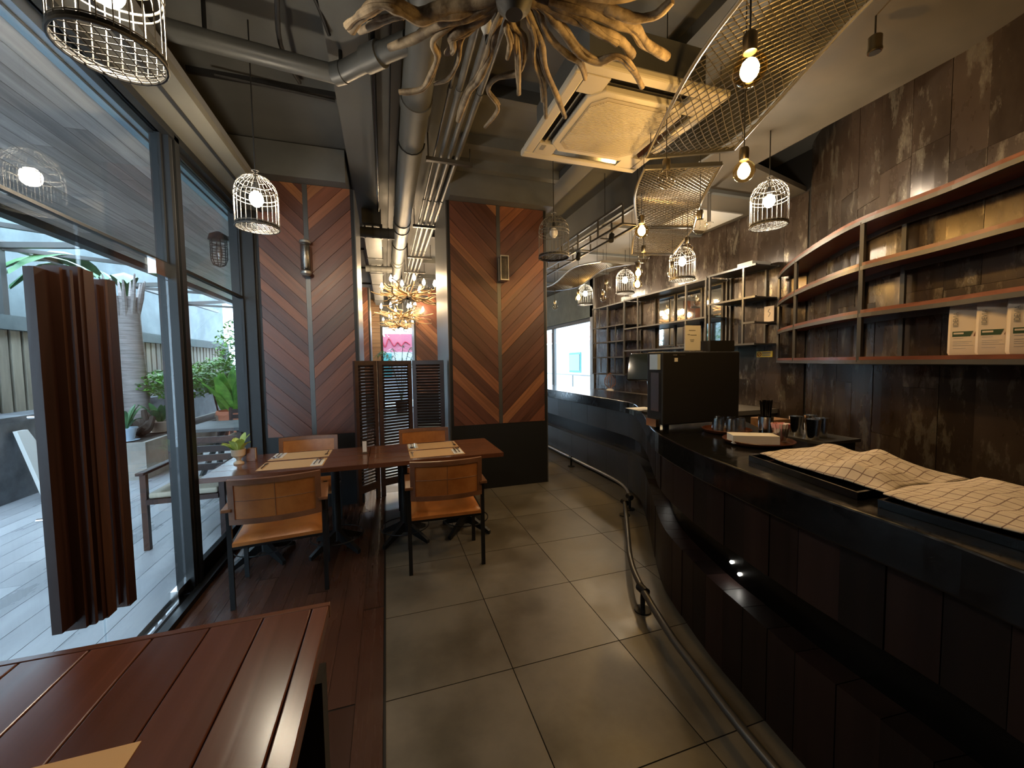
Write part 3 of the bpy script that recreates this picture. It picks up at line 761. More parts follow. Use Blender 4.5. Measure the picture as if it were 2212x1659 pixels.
for yy, zz in ((2.55, 0.55), (1.50, 0.50), (1.44, 0.47)):
    q = BARC.at(BARC.l_at_y(yy), 0.108)
    MB().sphere((q[0], q[1], zz), 0.008, 10).build('spot_light', 'slot_spot', bar)
mb = MB(); BARC.slab(mb, 0, BARC.len, -0.055, 0.64, 0.915, 1.045, 0.08)
wt = mb.build('worktop', 'worktop_black', None, False, 0.006)
tag(wt, 'polished black worktop following the curve of the bar', 'worktop')
# foot rail
fr = thing('foot_rail', 'dark steel foot rail on floor posts along the bar front', 'rail', (1.7, 2, 0))
pts = []
for i in range(61):
    l = BARC.l_at_y(-0.6) + (BARC.l_at_y(3.15) - BARC.l_at_y(-0.6))*i/60
    q = BARC.at(l, -0.19); pts.append((q[0], q[1], 0.13))
MB().tube(pts, 0.019, 12).build('rail_tube', 'frame_grey', fr, True)
pts2 = []
for i in range(31):
    l = BARC.l_at_y(3.3) + (BARC.len - 0.1 - BARC.l_at_y(3.3))*i/30
    q = BARC.at(l, -0.13); pts2.append((q[0], q[1], 0.13))
MB().tube(pts2, 0.017, 12).build('rail_tube', 'frame_pale', fr, True)
for q in (pts[0], pts[20], pts[38], pts[60], pts2[0], pts2[14], pts2[28]):
    po = MB().tube([(q[0], q[1], 0.0), (q[0], q[1], 0.13)], 0.014, 10).build('post', 'black_steel', fr, True)
    MB().lathe([(0.05, 0), (0.05, 0.008), (0.02, 0.014)], (q[0], q[1], 0), 16).build('flange', 'black_steel', po, True)
    MB().tube([(q[0]-0.001, q[1]-0.035, 0.13), (q[0]+0.001, q[1]+0.035, 0.13)], 0.026, 12).build('clamp', 'black_steel', po, True)
# back bench along the far wall
bb = thing('back_bench', 'pale topped back bench along the far metal wall', 'bench', (3.95, 5.3, 0))
MB().box((3.68, 3.35, 0), (4.24, 7.3, 0.88)).build('cabinet', 'frame_grey', bb)
MB().box((3.64, 3.33, 0.88), (4.245, 7.32, 0.93)).build('bench_top', 'frame_pale', bb)
# ------------------------------------------------------------------ curved shelf on the near wall
SH = Curve([(2.55, -0.9), (2.58, -0.2), (2.64, 0.4), (2.77, 1.0), (2.90, 1.36), (3.02, 1.81), (3.25, 2.2), (3.61, 2.69), (3.94, 3.07), (4.2, 3.32)])
cs = thing('curved_shelf', 'four tier steel and red wood shelf curving along the bar wall', 'shelf', (3.1, 1.6, 1.48))
l0 = SH.l_at_y(-0.6)
for z in (2.425, 2.125, 1.815, 1.505):
    mb = MB(); SH.slab(mb, l0, SH.len-0.02, -0.004, 0.30, z-0.022, z, 0.07); b = mb.build('board', 'shelf_wood', cs)
    mb = MB(); SH.slab(mb, l0, SH.len, -0.008, 0.012, z-0.048, z-0.0225, 0.07); mb.build('front_edge', 'frame_grey', b)
    mb = MB(); SH.slab(mb, l0, SH.len-0.02, 0.25, 0.27, z-0.06, z-0.0225, 0.07); mb.build('back_rail', 'frame_grey', b)
for yy in (-0.4, 0.55, 1.81, 2.69, 3.29):
    ll = SH.l_at_y(yy)
    for dd in (0.006, 0.26):
        q = SH.at(ll, dd)
        if q[1] > 3.3: continue
        MB().box((q[0]-0.012, q[1]-0.012, 1.47), (q[0]+0.012, q[1]+0.012, 2.39)).build('upright', 'frame_grey', cs)
for yy in (1.2, 2.2): 
    q = SH.at(SH.l_at_y(yy), 0.26); MB().box((q[0]-0.012, q[1]-0.012, 1.47), (q[0]+0.012, q[1]+0.012, 2.39)).build('upright', 'frame_grey', cs)
# ------------------------------------------------------------------ open grid shelving on the far wall
gs = thing('grid_shelving', 'open steel grid shelving with mirrors on the far metal wall', 'shelf', (4.05, 5, 1.25))
def post(y, z0, z1, x=3.9, w=0.022): MB().box((x-w/2, y-w/2, z0), (x+w/2, y+w/2, z1)).build('upright', 'frame_grey', gs)
def tier(y0, y1, z, bd=True):
    MB().box((3.885, y0, z-0.022), (3.91, y1, z)).build('front_rail', 'frame_grey', gs)
    MB().box((4.225, y0, z-0.022), (4.245, y1, z)).build('back_rail', 'frame_grey', gs)
    if bd: MB().box((3.912, y0+0.012, z-0.014), (4.224, y1-0.012, z-0.004)).build('shelf_board', 'frame_grey', gs)
for z in (2.52, 2.14, 1.86, 1.58, 1.27): tier(5.85, 6.92, z)
for z in (2.53, 2.05, 1.68): tier(4.03, 5.84, z)
for z in (2.55, 2.2, 1.68): tier(3.34, 4.02, z)
tier(3.34, 3.49, 1.92)
for y, za, zb in ((6.91, 1.25, 2.53), (6.38, 1.25, 2.53), (5.85, 1.25, 2.54), (5.47, 1.68, 2.54), (4.4, 1.68, 2.54), (4.05, 1.68, 2.55), (3.99, 1.68, 2.55), (3.5, 1.68, 2.55)):
    post(y, za, zb); post(y, za, zb, 4.235)
for y, za, zb in ((6.66, 2.14, 2.5), (6.12, 1.86, 2.14), (6.1, 1.60, 1.86), (6.62, 1.29, 1.58), (6.14, 1.29, 1.58)): post(y, za, zb, 3.9, 0.014)
for y0, y1, z0, z1 in ((4.10, 4.42, 1.72, 2.50), (4.46, 4.95, 1.72, 2.50), (4.99, 5.36, 1.72, 2.50)):
    mi = MB().box((4.22, y0, z0), (4.246, y1, z1)).build('mirror_frame', 'frame_grey', gs)
    MB().box((4.212, y0+0.02, z0+0.02), (4.219, y1-0.02, z1-0.02)).build('mirror_glass', 'mirror', mi)
o = MB().box((3.93, 3.42, 2.552), (4.2, 3.62, 2.60)).build('white_box', 'white_paint', None, False, 0.004); tag(o, 'flat white box lying on top of the grid shelving', 'box')
o = MB().box((4.0, 6.0, 2.522), (4.12, 6.1, 2.62)).build('white_box', 'white_paint', None, False, 0.004); tag(o, 'small white carton on the shelving beside the cage lamps', 'box')
o = thing('menu_card', 'cream card leaning at the back of the grid shelving', 'card', (4.19, 3.43, 1.925))
MB().box((4.185, 3.355, 1.925), (4.19, 3.475, 2.10)).build('sheet', 'bag_paper', o)
MB().tube(crom([(4.183, 3.42, 1.98), (4.183, 3.40, 2.02), (4.183, 3.425, 2.04), (4.183, 3.405, 2.07)], 5), 0.003, 6).build('sketch', 'print_grey', o)
# yellow notice
sg = thing('notice_plate', 'small yellow no smoking notice on the metal wall', 'sign', (4.24, 3.51, 1.52))
MB().box((4.240, 3.41, 1.52), (4.2485, 3.61, 1.59)).build('plate', 'sign_yellow', sg)
MB().tube([(4.238, 3.572+0.024*math.cos(2*math.pi*i/16), 1.555+0.024*math.sin(2*math.pi*i/16)) for i in range(16)], 0.003, 6, True).build('symbol_ring', 'red_print', sg)
MB().bar((4.238, 3.556, 1.571), (4.238, 3.588, 1.539), 0.004).build('symbol_bar', 'red_print', sg)
MB().box((4.237, 3.43, 1.562), (4.2405, 3.535, 1.577)).build('lettering_line', 'print_grey', sg)
MB().box((4.237, 3.43, 1.537), (4.2405, 3.535, 1.549)).build('lettering_line', 'print_grey', sg)
for y in (5.32, 5.16):
    s = thing('wall_socket', 'grey power socket on the metal wall below the grid shelving', 'socket', (4.24, y, 1.08), 'sockets under the shelving')
    MB().box((4.24, y-0.06, 1.08), (4.249, y+0.06, 1.16)).build('face_plate', 'frame_pale', s, False, 0.003)
    for d in (-0.02, 0.02): MB().box((4.2375, y+d-0.006, 1.11), (4.2405, y+d+0.006, 1.135)).build('outlet', 'black_matt', s)
# whisk shaped wire stand on the back bench
ws = thing('wire_stand', 'wire whisk shaped rack standing on the back bench', 'rack', (3.9, 6.3, 0.93))
for k in range(6):
    a = math.pi*k/6
    MB().tube([(3.9+math.cos(a)*r_, 6.3+math.sin(a)*r_, 1.0+z_) for r_, z_ in ((-0.02, 0.0), (-0.10, 0.08), (-0.10, 0.17), (-0.04, 0.26), (0, 0.28), (0.04, 0.26), (0.10, 0.17), (0.10, 0.08), (0.02, 0.0))], 0.004, 6).build('wire', 'arm_wood', ws)
MB().lathe([(0.07, 0), (0.07, 0.05), (0.03, 0.07)], (3.9, 6.3, 0.93), 16).build('foot', 'white_ceramic', ws, True)
# ------------------------------------------------------------------ coffee bags on the lowest tier
def bag(x, y, rz, label):
    b = thing('coffee_bag', label, 'bag', (0, 0, 0), 'coffee bags on the curved shelf')
    w, d, h = 0.115, 0.070, 0.262
    rows = []
    prof = [(0.0, 0.92, 0.9), (0.012, 1.0, 1.0), (0.10, 1.0, 1.0), (0.18, 0.99, 0.9), (0.228, 0.985, 0.6), (0.25, 0.98, 0.28), (h, 0.97, 0.10)]
    for z, fw, fd in prof:
        ring = []
        hw, hd = w/2*fw, d/2*fd
        for (sx, sy) in ((-1, -0.7), (-0.85, -1), (0, -1.04), (0.85, -1), (1, -0.7), (1, 0.7), (0.85, 1), (0, 1.04), (-0.85, 1), (-1, 0.7), (-1, -0.7)):
            ring.append((sx*hw, sy*hd, z))
        rows.append(ring)
    mb = MB().grid(rows)
    k = len(rows[0]); mb.f.append(tuple(range(k-1))); mb.f.append(tuple((len(rows)-1)*k+i for i in range(k-1)))
    body = mb.build('body', 'bag_paper', b, True)
    MB().box((-w/2*0.97, -0.006, h-0.004), (w/2*0.97, 0.006, h+0.022)).build('seal', 'bag_seal', b)
    f = -d/2*1.04 - 0.0008
    MB().prism([(-0.040, f, 0.098), (0.024, f, 0.098), (0.033, f, 0.126), (-0.040, f, 0.126)], (0, 0.004, 0)).build('green_band', 'bag_green', b)
    MB().prism([(0.034, f, 0.098), (0.050, f, 0.098), (0.050, f, 0.128), (0.042, f, 0.128)], (0, 0.004, 0)).build('brown_tab', 'leather_dark', b)
    MB().box((-0.036, f-0.0006, 0.111), (0.0, f+0.001, 0.120)).build('band_lettering', 'bag_paper', b)
    for z, x1 in ((0.088, 0.0), (0.070, 0.03), (0.060, 0.02), (0.050, 0.035), (0.035, 0.01)):
        MB().box((-0.036, f-0.0003, z), (x1, f+0.002, z+0.0025)).build('small_print', 'bag_seal', b)
    me = text_mesh('IDEVIA', 0.026, 'print_grey')
    t = bpy.data.objects.new('lettering', me); COL.objects.link(t); t.parent = b
    t.rotation_euler = (math.pi/2, -math.pi/2, 0); t.location = (-0.030, -d/2*1.0-0.0025, 0.19)
    b.location = (x, y, 1.506); b.rotation_euler[2] = rz
bag(2.98, 1.288, math.radians(-70), 'white coffee bag nearest the curved end of the shelf')
bag(2.942, 1.167, math.radians(-67), 'white coffee bag in the middle of the shelf row')
bag(2.908, 1.048, math.radians(-64), 'white coffee bag furthest from the curved shelf end')
# ------------------------------------------------------------------ things standing on the bar
Z1 = 1.046
cm = thing('coffee_machine', 'tall black boxed coffee machine standing across the bar', 'machine', (2.0, 2.3, Z1))
MB().box((1.70, 2.12, Z1+0.03), (2.34, 2.28, 1.555)).build('housing', 'black_matt', cm, False, 0.008)
MB().box((1.685, 2.14, Z1+0.12), (1.699, 2.22, 1.42)).build('front_panel', 'chrome', cm)
MB().box((1.675, 2.14, 1.44), (1.6985, 2.22, 1.54)).build('display_head', 'pot_blue', cm)
MB().box((1.665, 2.14, Z1+0.02), (1.6995, 2.24, Z1+0.07)).build('drip_tray', 'chrome', cm)
for x in (1.76, 2.30):
    for y in (2.16, 2.25): MB().lathe([(0.02, 0), (0.02, 0.03)], (x, y, Z1), 12).build('foot', 'black_gloss', cm)
MB().box((1.79, 2.117, 1.49), (1.815, 2.1198, 1.515)).build('sticker', 'paper_white', cm)
MB().box((1.78, 2.117, 1.530), (1.81, 2.1198, 1.537)).build('rating_label', 'frame_pale', cm)
MB().box((1.83, 2.117, 1.530), (1.875, 2.1198, 1.537)).build('rating_label', 'frame_grey', cm)
ph = thing('sign_holder', 'clear stand with a white printed sheet on the coffee machine', 'sign', (2.0, 2.2, 1.556))
MB().box((1.945, 2.20, 1.565), (2.075, 2.206, 1.735)).build('sheet', 'paper_white', ph)
MB().box((1.94, 2.2065, 1.56), (2.08, 2.2095, 1.74)).build('acrylic', 'tumbler_glass', ph)
MB().box((1.94, 2.16, 1.556), (2.08, 2.24, 1.561)).build('foot', 'tumbler_glass', ph)
for x0, x1, z in ((1.975, 2.03, 1.70), (1.965, 1.985, 1.672), (1.99, 2.04, 1.668), (1.985, 2.02, 1.635), (1.99, 2.015, 1.625)):
    MB().box((x0, 2.1985, z), (x1, 2.1998, z+0.004)).build('print_line', 'print_grey', ph)
o = thing('black_crate', 'small black plastic crate on top of the coffee machine', 'box', (2.2, 2.23, 1.556))
MB().box((2.10, 2.14, 1.556), (2.31, 2.27, 1.563)).build('base', 'black_matt', o)
for a, b in (((2.10, 2.14), (2.31, 2.146)), ((2.10, 2.264), (2.31, 2.27)), ((2.10, 2.146), (2.106, 2.264)), ((2.304, 2.146), (2.31, 2.264))):
    MB().box((*a, 1.563), (*b, 1.63)).build('side', 'black_matt', o)
# till display
ps = thing('till_display', 'black touch till on a slim stand at the bend of the bar', 'till', (2.18, 2.92, Z1))
MB().lathe([(0.09, 0), (0.09, 0.012), (0.03, 0.02)], (2.20, 2.88, Z1), 20).build('base', 'black_gloss', ps, True)
MB().tube([(2.20, 2.88, Z1+0.01), (2.20, 2.89, 1.20), (2.17, 2.90, 1.40)], 0.018, 10).build('neck', 'chrome', ps, True)
def tilt(u, v, w):
    """local frame of the tilted head: u across, v up, w out of the screen"""
    c = Vector((2.14, 2.90, 1.44)); U = Vector((0.50, -0.86, 0)).normalized(); W = Vector((-0.86, -0.50, 0.22)).normalized(); V = W.cross(U).normalized()
    if V.z < 0: V = -V
    return c + U*u + V*v + W*w
def tb(u0, u1, v0, v1, w0, w1): return MB().hexa([tilt(u0, v0, w0), tilt(u1, v0, w0), tilt(u1, v1, w0), tilt(u0, v1, w0), tilt(u0, v0, w1), tilt(u1, v0, w1), tilt(u1, v1, w1), tilt(u0, v1, w1)])
tb(-0.16, 0.16, -0.115, 0.13, -0.05, 0.0).build('head', 'black_gloss', ps, False, 0.012)
tb(-0.15, 0.15, -0.105, 0.12, 0.0005, 0.004).build('touch_screen', 'screen_dark', ps)
tb(-0.10, 0.10, -0.09, 0.10, -0.09, -0.051).build('back_shell', 'black_matt', ps, False, 0.01)
for k in range(3):
    o = MB().box((2.16-0.01*k, 3.02+0.01*k, Z1+0.004*k), (2.37-0.01*k, 3.17+0.01*k, Z1+0.0035+0.004*k)).build('menu_sheet', 'paper_white')
    tag(o, 'white menu sheet in the loose pile beside the till', 'paper', 'menu sheets beside the till')
# round tray with tumblers
def tray(x, y, r, label):
    t = thing('round_tray', label, 'tray', (x, y, Z1))
    MB().lathe([(r*0.86, 0), (r*0.9, 0.004), (r, 0.02), (r*1.005, 0.022), (r*0.985, 0.024), (r*0.9, 0.010), (0.001, 0.010)], (x, y, Z1), 40).build('dish', 'tray_brown', t, True)
    return t
tray(2.02, 1.92, 0.14, 'brown round tray under the upturned tumblers')
tray(1.90, 1.60, 0.17, 'brown round tray carrying the napkins and sachets')
g0 = None
for i, (dx, dy) in enumerate(((-0.07, 0.0), (-0.02, -0.06), (0.05, -0.05), (-0.01, 0.05), (0.06, 0.03))):
    x, y = 2.02+dx, 1.92+dy
    if g0 is None:
        g0 = MB().lathe([(0.034, 0.0), (0.0335, 0.002), (0.030, 0.075), (0.027, 0.083), (0.001, 0.084), (0.001, 0.078), (0.026, 0.076), (0.031, 0.002), (0.034, 0.0)], (0, 0, 0), 24, False).build('tumbler', 'tumbler_glass', None, True, origin=(0, 0, 0))
        g = g0
    else: g = g0.copy(); COL.objects.link(g)
    g.location = (x, y, Z1+0.0115)
    tag(g, 'small upturned glass tumbler on the brown tray', 'glass', 'upturned tumblers')
ss = thing('straw_holder', 'steel cup packed with black straws beside the tumblers', 'straws', (2.15, 1.76, Z1))
MB().lathe([(0.036, 0), (0.040, 0.11), (0.037, 0.11), (0.033, 0.004)], (2.15, 1.76, Z1), 24, False).build('cup', 'chrome', ss, True)
random.seed(2)
for k in range(26):
    a = random.uniform(0, 6.28); r = random.uniform(0, 0.028); lean = random.uniform(0.9, 1.5)
    x, y = 2.15+r*math.cos(a), 1.76+r*math.sin(a)
    MB().tube([(2.15+0.6*(x-2.15), 1.76+0.6*(y-1.76), Z1+0.01), (2.15+(x-2.15)*lean, 1.76+(y-1.76)*lean, Z1+0.205+random.uniform(-0.006, 0.006))], 0.004, 6).build('straw', 'black_gloss', ss)
nb = thing('napkin_stack', 'white stack of folded napkins on the brown tray', 'napkins', (1.83, 1.61, Z1+0.011))
c_, s_n = math.cos(math.radians(-30)), math.sin(math.radians(-30))
for k in range(4):
    q = []
    for (u, v) in ((-0.11, -0.05), (0.11, -0.05), (0.11, 0.05), (-0.11, 0.05)): q.append((1.845+u*c_-v*s_n, 1.585+u*s_n+v*c_))
    z0 = Z1+0.0115+0.011*k
    MB().hexa([(x, y, z0) for x, y in q]+[(x, y, z0+0.0105) for x, y in q]).build('napkin', 'paper_white', nb)
sb = thing('sachet_glass', 'glass tumbler filled with pink and white sugar sachets', 'sachets', (1.99, 1.545, Z1+0.011))
MB().lathe([(0.030, 0), (0.040, 0.075), (0.037, 0.075), (0.028, 0.004)], (1.99, 1.545, Z1+0.011), 20, False).build('tumbler', 'tumbler_glass', sb, True)
for k in range(9):
    a = k*0.7; r = 0.018; cx, cy = 1.99+r*math.cos(a), 1.545+r*math.sin(a); ca, sa = math.cos(a+1.57), math.sin(a+1.57)
    ox, oy = 0.022*math.cos(a), 0.022*math.sin(a)
    MB().hexa([(cx-0.016*ca, cy-0.016*sa, Z1+0.02), (cx+0.016*ca, cy+0.016*sa, Z1+0.02), (cx+0.016*ca+0.002, cy+0.016*sa, Z1+0.02), (cx-0.016*ca+0.002, cy-0.016*sa, Z1+0.02),
               (cx-0.02*ca+ox, cy-0.02*sa+oy, Z1+0.112), (cx+0.02*ca+ox, cy+0.02*sa+oy, Z1+0.108), (cx+0.02*ca+ox+0.002, cy+0.02*sa+oy, Z1+0.108), (cx-0.02*ca+ox+0.002, cy-0.02*sa+oy, Z1+0.112)]).build('sachet', 'sachet_pink' if k % 3 else 'paper_white', sb)
# low service shelf behind the bar with steel cups
bs = thing('service_shelf', 'low dark service shelf behind the bar near the tumblers', 'shelf', (2.7, 2.2, 0))
MB().box((2.62, 1.75, 0), (2.92, 2.35, 0.95)).build('cabinet', 'black_steel', bs)
MB().box((2.60, 1.73, 0.95), (2.94, 2.37, 0.97)).build('top', 'frame_grey', bs)
o = MB().box((2.63, 2.10, 0.971), (2.79, 2.28, 1.06)).build('wooden_box', 'end_wood', None, False, 0.004); tag(o, 'pale wooden box on the service shelf behind the straws', 'box')
cup0 = None
for i, (x, y) in enumerate(((2.70, 1.98), (2.76, 1.86), (2.84, 1.98), (2.66, 1.84))):
    if cup0 is None:
        cup0 = MB().lathe([(0.035, 0), (0.045, 0.13), (0.042, 0.13), (0.032, 0.004)], (0, 0, 0), 20, False).build('steel_cup', 'chrome', None, True, origin=(0, 0, 0)); c = cup0
    else: c = cup0.copy(); COL.objects.link(c)
    c.location = (x, y, 0.971); tag(c, 'shiny steel cup on the service shelf behind the bar', 'cup', 'steel cups behind the bar')
# slate trays and checked cloths
def slate(x0, x1, y0, y1, sk, label):
    t = thing('serving_tray', label, 'tray', ((x0+x1)/2, (y0+y1)/2, Z1))
    def q(u, v, z): return (x0+(x1-x0)*u + sk*v, y0+(y1-y0)*v, z)
    MB().hexa([q(0, 0, Z1), q(1, 0, Z1), q(1, 1, Z1), q(0, 1, Z1), q(0, 0, Z1+0.008), q(1, 0, Z1+0.008), q(1, 1, Z1+0.008), q(0, 1, Z1+0.008)]).build('base', 'black_gloss', t)
    for (a, b) in (((0, 0), (0.02, 1)), ((0.98, 0), (1, 1)), ((0.02, 0), (0.98, 0.02)), ((0.02, 0.98), (0.98, 1))):
        z0, z1 = Z1+0.008, Z1+0.024
        MB().hexa([q(a[0], a[1], z0), q(b[0], a[1], z0), q(b[0], b[1], z0), q(a[0], b[1], z0), q(a[0], a[1], z1), q(b[0], a[1], z1), q(b[0], b[1], z1), q(a[0], b[1], z1)]).build('rim', 'black_gloss', t)
slate(1.42, 1.86, 0.84, 1.34, 0.12, 'black serving tray next to the round napkin tray')
slate(1.38, 1.82, 0.26, 0.78, 0.03, 'black serving tray furthest from the coffee machine')
def cloth(x0, x1, y0, y1, sk, seed, label, amp=0.016, ov=0.05):
    rnd = random.Random(seed); rows = []
    ph_ = [rnd.uniform(0, 6.28) for _ in range(8)]
    nu, nv = 34, 40
    for i in range(nv+1):
        v = i/nv; row = []
        for j in range(nu+1):
            u = j/nu
            x = x0+(x1-x0)*u + sk*v + 0.012*math.sin(7*v+ph_[0]); y = y0+(y1-y0)*v + 0.012*math.sin(6*u+ph_[1])
            z = Z1+0.048 + amp*(math.sin(9*u+4*v+ph_[2])*0.7 + math.sin(13*v-5*u+ph_[3])*0.6 + 0.5*math.sin(21*u+9*v+ph_[4]))
            ridge = 0.03*math.exp(-((v-0.25-0.25*u)/0.10)**2) if seed == 1 else 0.0
            edge = min(u, 1-u, v, 1-v)
            z = Z1+0.030 + (z+ridge-(Z1+0.030))*min(1, edge*6+0.12)
            row.append((x, y, z))
        rows.append(row)
    mb = MB().grid(rows)
    o = mb.build('checked_cloth', 'cloth_check', None, True)
    sd = o.modifiers.new('thickness', 'SOLIDIFY'); sd.thickness = 0.004; sd.offset = 1
    tag(o, label, 'cloth')
cloth(1.47, 1.89, 0.80, 1.33, 0.10, 1, 'rumpled white checked cloth on the tray next to the napkins')
cloth(1.40, 1.90, 0.20, 0.79, 0.04, 2, 'flatter white checked cloth on the furthest tray', 0.007)
# ------------------------------------------------------------------ lamps
def bird_cage(label, x, y, zb, s=1.0, lit=True, warm='filament_white', bulb_dz=0.22, top=3.66):
    """wire bird cage pendant: zb = height of its floor ring"""
    c = thing('birdcage_lamp', label, 'lamp', (x, y, zb), 'birdcage pendant lamps')
    R = 0.148*s; H = 0.25*s; D = 0.15*s; wr_ = 0.0022*s
    for z, t in ((0, 0.006), (0.025*s, 0.003), (H, 0.004), (H-0.03*s, 0.003)):
        MB().ring((x, y, zb+z), R, t*s, 28, 6).build('hoop', 'cage_wire', c, True)
    MB().lathe([(R*1.005, -0.004*s), (R*1.02, 0.008*s), (R*1.005, 0.02*s), (R*0.985, 0.008*s)], (x, y, zb), 28, False).build('base_band', 'black_steel', c, True)
    nw = 24
    me = None
    for k in range(nw):
        if me is None:
            pts = [(R, 0, 0), (R, 0, H)] + [(R*math.cos(a), 0, H+D*math.sin(a)) for a in [math.pi/2*i/7 for i in range(1, 7)]] + [(0.02*s, 0, H+D)]
            me = MB().tube(pts, wr_, 5).mesh('bar'); me.materials.append(M['cage_wire'])
        linked('bar', me, None, c, (x, y, zb), 2*math.pi*k/nw)
    for z in (0.05, 0.09, 0.12):
        r = R*math.sqrt(max(0, 1-(z*s/D)**2)); MB().ring((x, y, zb+H+z*s), r, 0.0025*s, 24, 5).build('dome_hoop', 'cage_wire', c, True)
    g = MB(); n = 9
    for i in range(1, n):
        u = -R + 2*R*i/n; h = math.sqrt(R*R-u*u)
        g.tube([(x+u, y-h, zb), (x+u, y+h, zb)], 0.002*s, 4); g.tube([(x-h, y+u, zb+0.002), (x+h, y+u, zb+0.002)], 0.002*s, 4)
    g.build('floor_grid', 'cage_wire', c)
    MB().ring((x, y, zb+H+D+0.03*s), 0.022*s, 0.004*s, 14, 6).build('loop', 'cage_wire', c, True).rotation_euler = (0, 0, 0)
    zt = zb+bulb_dz*s
    MB().tube([(x, y, zt+0.055), (x, y, zb+H+D), (x, y, top)], 0.004, 6).build('cord', 'black_matt', c)
    MB().lathe([(0.016, 0), (0.018, 0.03), (0.012, 0.06)], (x, y, zt+0.045), 12).build('bulb_holder', 'black_steel', c, True)
    MB().sphere((x, y, zt), 0.040, 16, 1.25).build('bulb', warm if lit else 'white_ceramic', c, True)
    return c
def globe(label, x, y, z, r=0.055, lit=True, top=3.0):
    b = thing('globe_pendant', label, 'lamp', (x, y, z-r), 'globe bulb pendants over the bar')
    prof = [(r*math.sin(math.pi*i/14), -r*math.cos(math.pi*i/14)) for i in range(0, 12)] + [(0.021, r*1.02), (0.02, r*1.12)]
    prof[0] = (0.0005, -r)
    MB().lathe(prof, (x, y, z), 22, False).build('glass_globe', 'lit_globe_glass' if lit else 'bulb_glass', b, True)
    if lit: MB().sphere((x, y, z), r*0.55, 14, 1.25).build('filament', 'filament_warm', b, True)
    else: MB().tube([(x, y, z+r), (x+0.004, y, z), (x-0.004, y, z-r*0.3)], 0.0025, 6).build('filament', 'frame_pale', b)
    MB().lathe([(0.022, r*1.05), (0.024, r*1.3), (0.024, r*2.1), (0.019, r*2.25)], (x, y, z), 18).build('lamp_holder', 'brass_dark', b, True)
    MB().tube([(x, y, z+r*2.2), (x, y, top)], 0.003, 6).build('cord', 'black_matt', b)
bird_cage('birdcage lamp with a lit bulb above the planked table by the glass doors', -0.71, 1.445, 2.385, 0.82)
bird_cage('lit birdcage lamp hanging beside the window column', -0.755, 2.95, 2.385, 0.83)
bird_cage('birdcage lamp with an unlit bulb in front of the wide column', 1.61, 3.62, 2.525, 1.0, False, bulb_dz=0.24)
bird_cage('lit birdcage lamp hanging in front of the curved shelf end', 2.87, 2.36, 2.53, 0.87)
bird_cage('lit birdcage lamp over the near end of the grid shelving', 3.42, 3.93, 2.46, 0.98, top=3.25)
bird_cage('lit birdcage lamp over the mirrors of the grid shelving', 3.66, 5.47, 2.57, 0.95, top=3.25)
bird_cage('lit birdcage lamp over the far end of the grid shelving', 3.66, 6.78, 2.58, 0.95, top=3.25)
GL = [(1.28, 1.14, 2.54, 0.056, 1, 3.02, 'lit globe bulb nearest the ceiling cassette under the mesh canopy'),
      (1.71, 2.11, 2.63, 0.055, 0, 2.98, 'unlit clear globe bulb hanging beside the ceiling cassette'),
      (1.87, 1.69, 2.51, 0.055, 1, 3.02, 'lit globe bulb hanging at the first mesh crossbar'),
      (2.03, 2.80, 2.56, 0.055, 1, 2.9, 'lit globe bulb on the aisle edge of the second mesh sheet'),
      (2.33, 2.49, 2.52, 0.055, 0, 2.9, 'unlit globe bulb on the wall edge of the second mesh sheet'),
      (2.88, 3.24, 2.59, 0.055, 0, 2.9, 'unlit globe bulb over the grid shelving birdcage'),
      (2.57, 3.51, 2.56, 0.055, 0, 2.9, 'unlit globe bulb where the third mesh sheet ends'),
      (2.89, 4.05, 2.54, 0.055, 1, 2.9, 'lit globe bulb, upper of the close pair past the mesh'),
      (2.95, 4.15, 2.43, 0.055, 1, 2.9, 'lit globe bulb, lower of the close pair past the mesh'),
      (3.12, 3.74, 2.49, 0.055, 0, 2.9, 'unlit globe bulb just beside the grid shelving birdcage'),
      (2.97, 4.89, 2.51, 0.055, 0, 2.85, 'unlit globe bulb, upper of the distant dark pair'),
      (3.30, 5.53, 2.49, 0.052, 0, 2.85, 'unlit globe bulb, lower of the distant dark pair'),
      (2.94, 5.67, 2.51, 0.055, 1, 2.85, 'lit globe bulb beside the farthest birdcage'),
      (2.98, 6.67, 2.50, 0.055, 0, 2.85, 'unlit globe bulb at the far end of the bar')]
for x, y, z, r, lit, tp_, lab in GL: globe(lab, x, y, z, r, bool(lit), 3.25 if x > 2.7 else 3.66)
es = thing('empty_lamp_holder', 'brass lamp holder without a bulb hanging under the soffit', 'lamp', (2.45, 1.44, 3.06))
MB().lathe([(0.030, 0.0), (0.033, 0.01), (0.030, 0.02), (0.030, 0.075), (0.018, 0.085)], (2.45, 1.44, 3.07), 18).build('socket', 'brass_dark', es, True)
MB().lathe([(0.024, -0.001), (0.024, 0.006)], (2.45, 1.44, 3.068), 18).build('opening', 'black_matt', es)
MB().tube([(2.45, 1.44, 3.155), (2.45, 1.44, 3.252)], 0.004, 6).build('cord', 'black_matt', es)
sk = thing('sprinkler', 'white sprinkler head on a drop pipe above the bar', 'sprinkler', (3.25, 3.35, 2.9))
MB().tube([(3.25, 3.35, 2.93), (3.25, 3.35, 3.25)], 0.018, 10).build('drop_pipe', 'frame_pale', sk, True)
MB().lathe([(0.045, 0.025), (0.045, 0.035), (0.02, 0.045)], (3.25, 3.35, 2.885), 16).build('escutcheon', 'white_paint', sk, True)
MB().lathe([(0.008, 0), (0.016, 0.005), (0.008, 0.03)], (3.25, 3.35, 2.88), 10).build('nozzle', 'white_paint', sk, True)
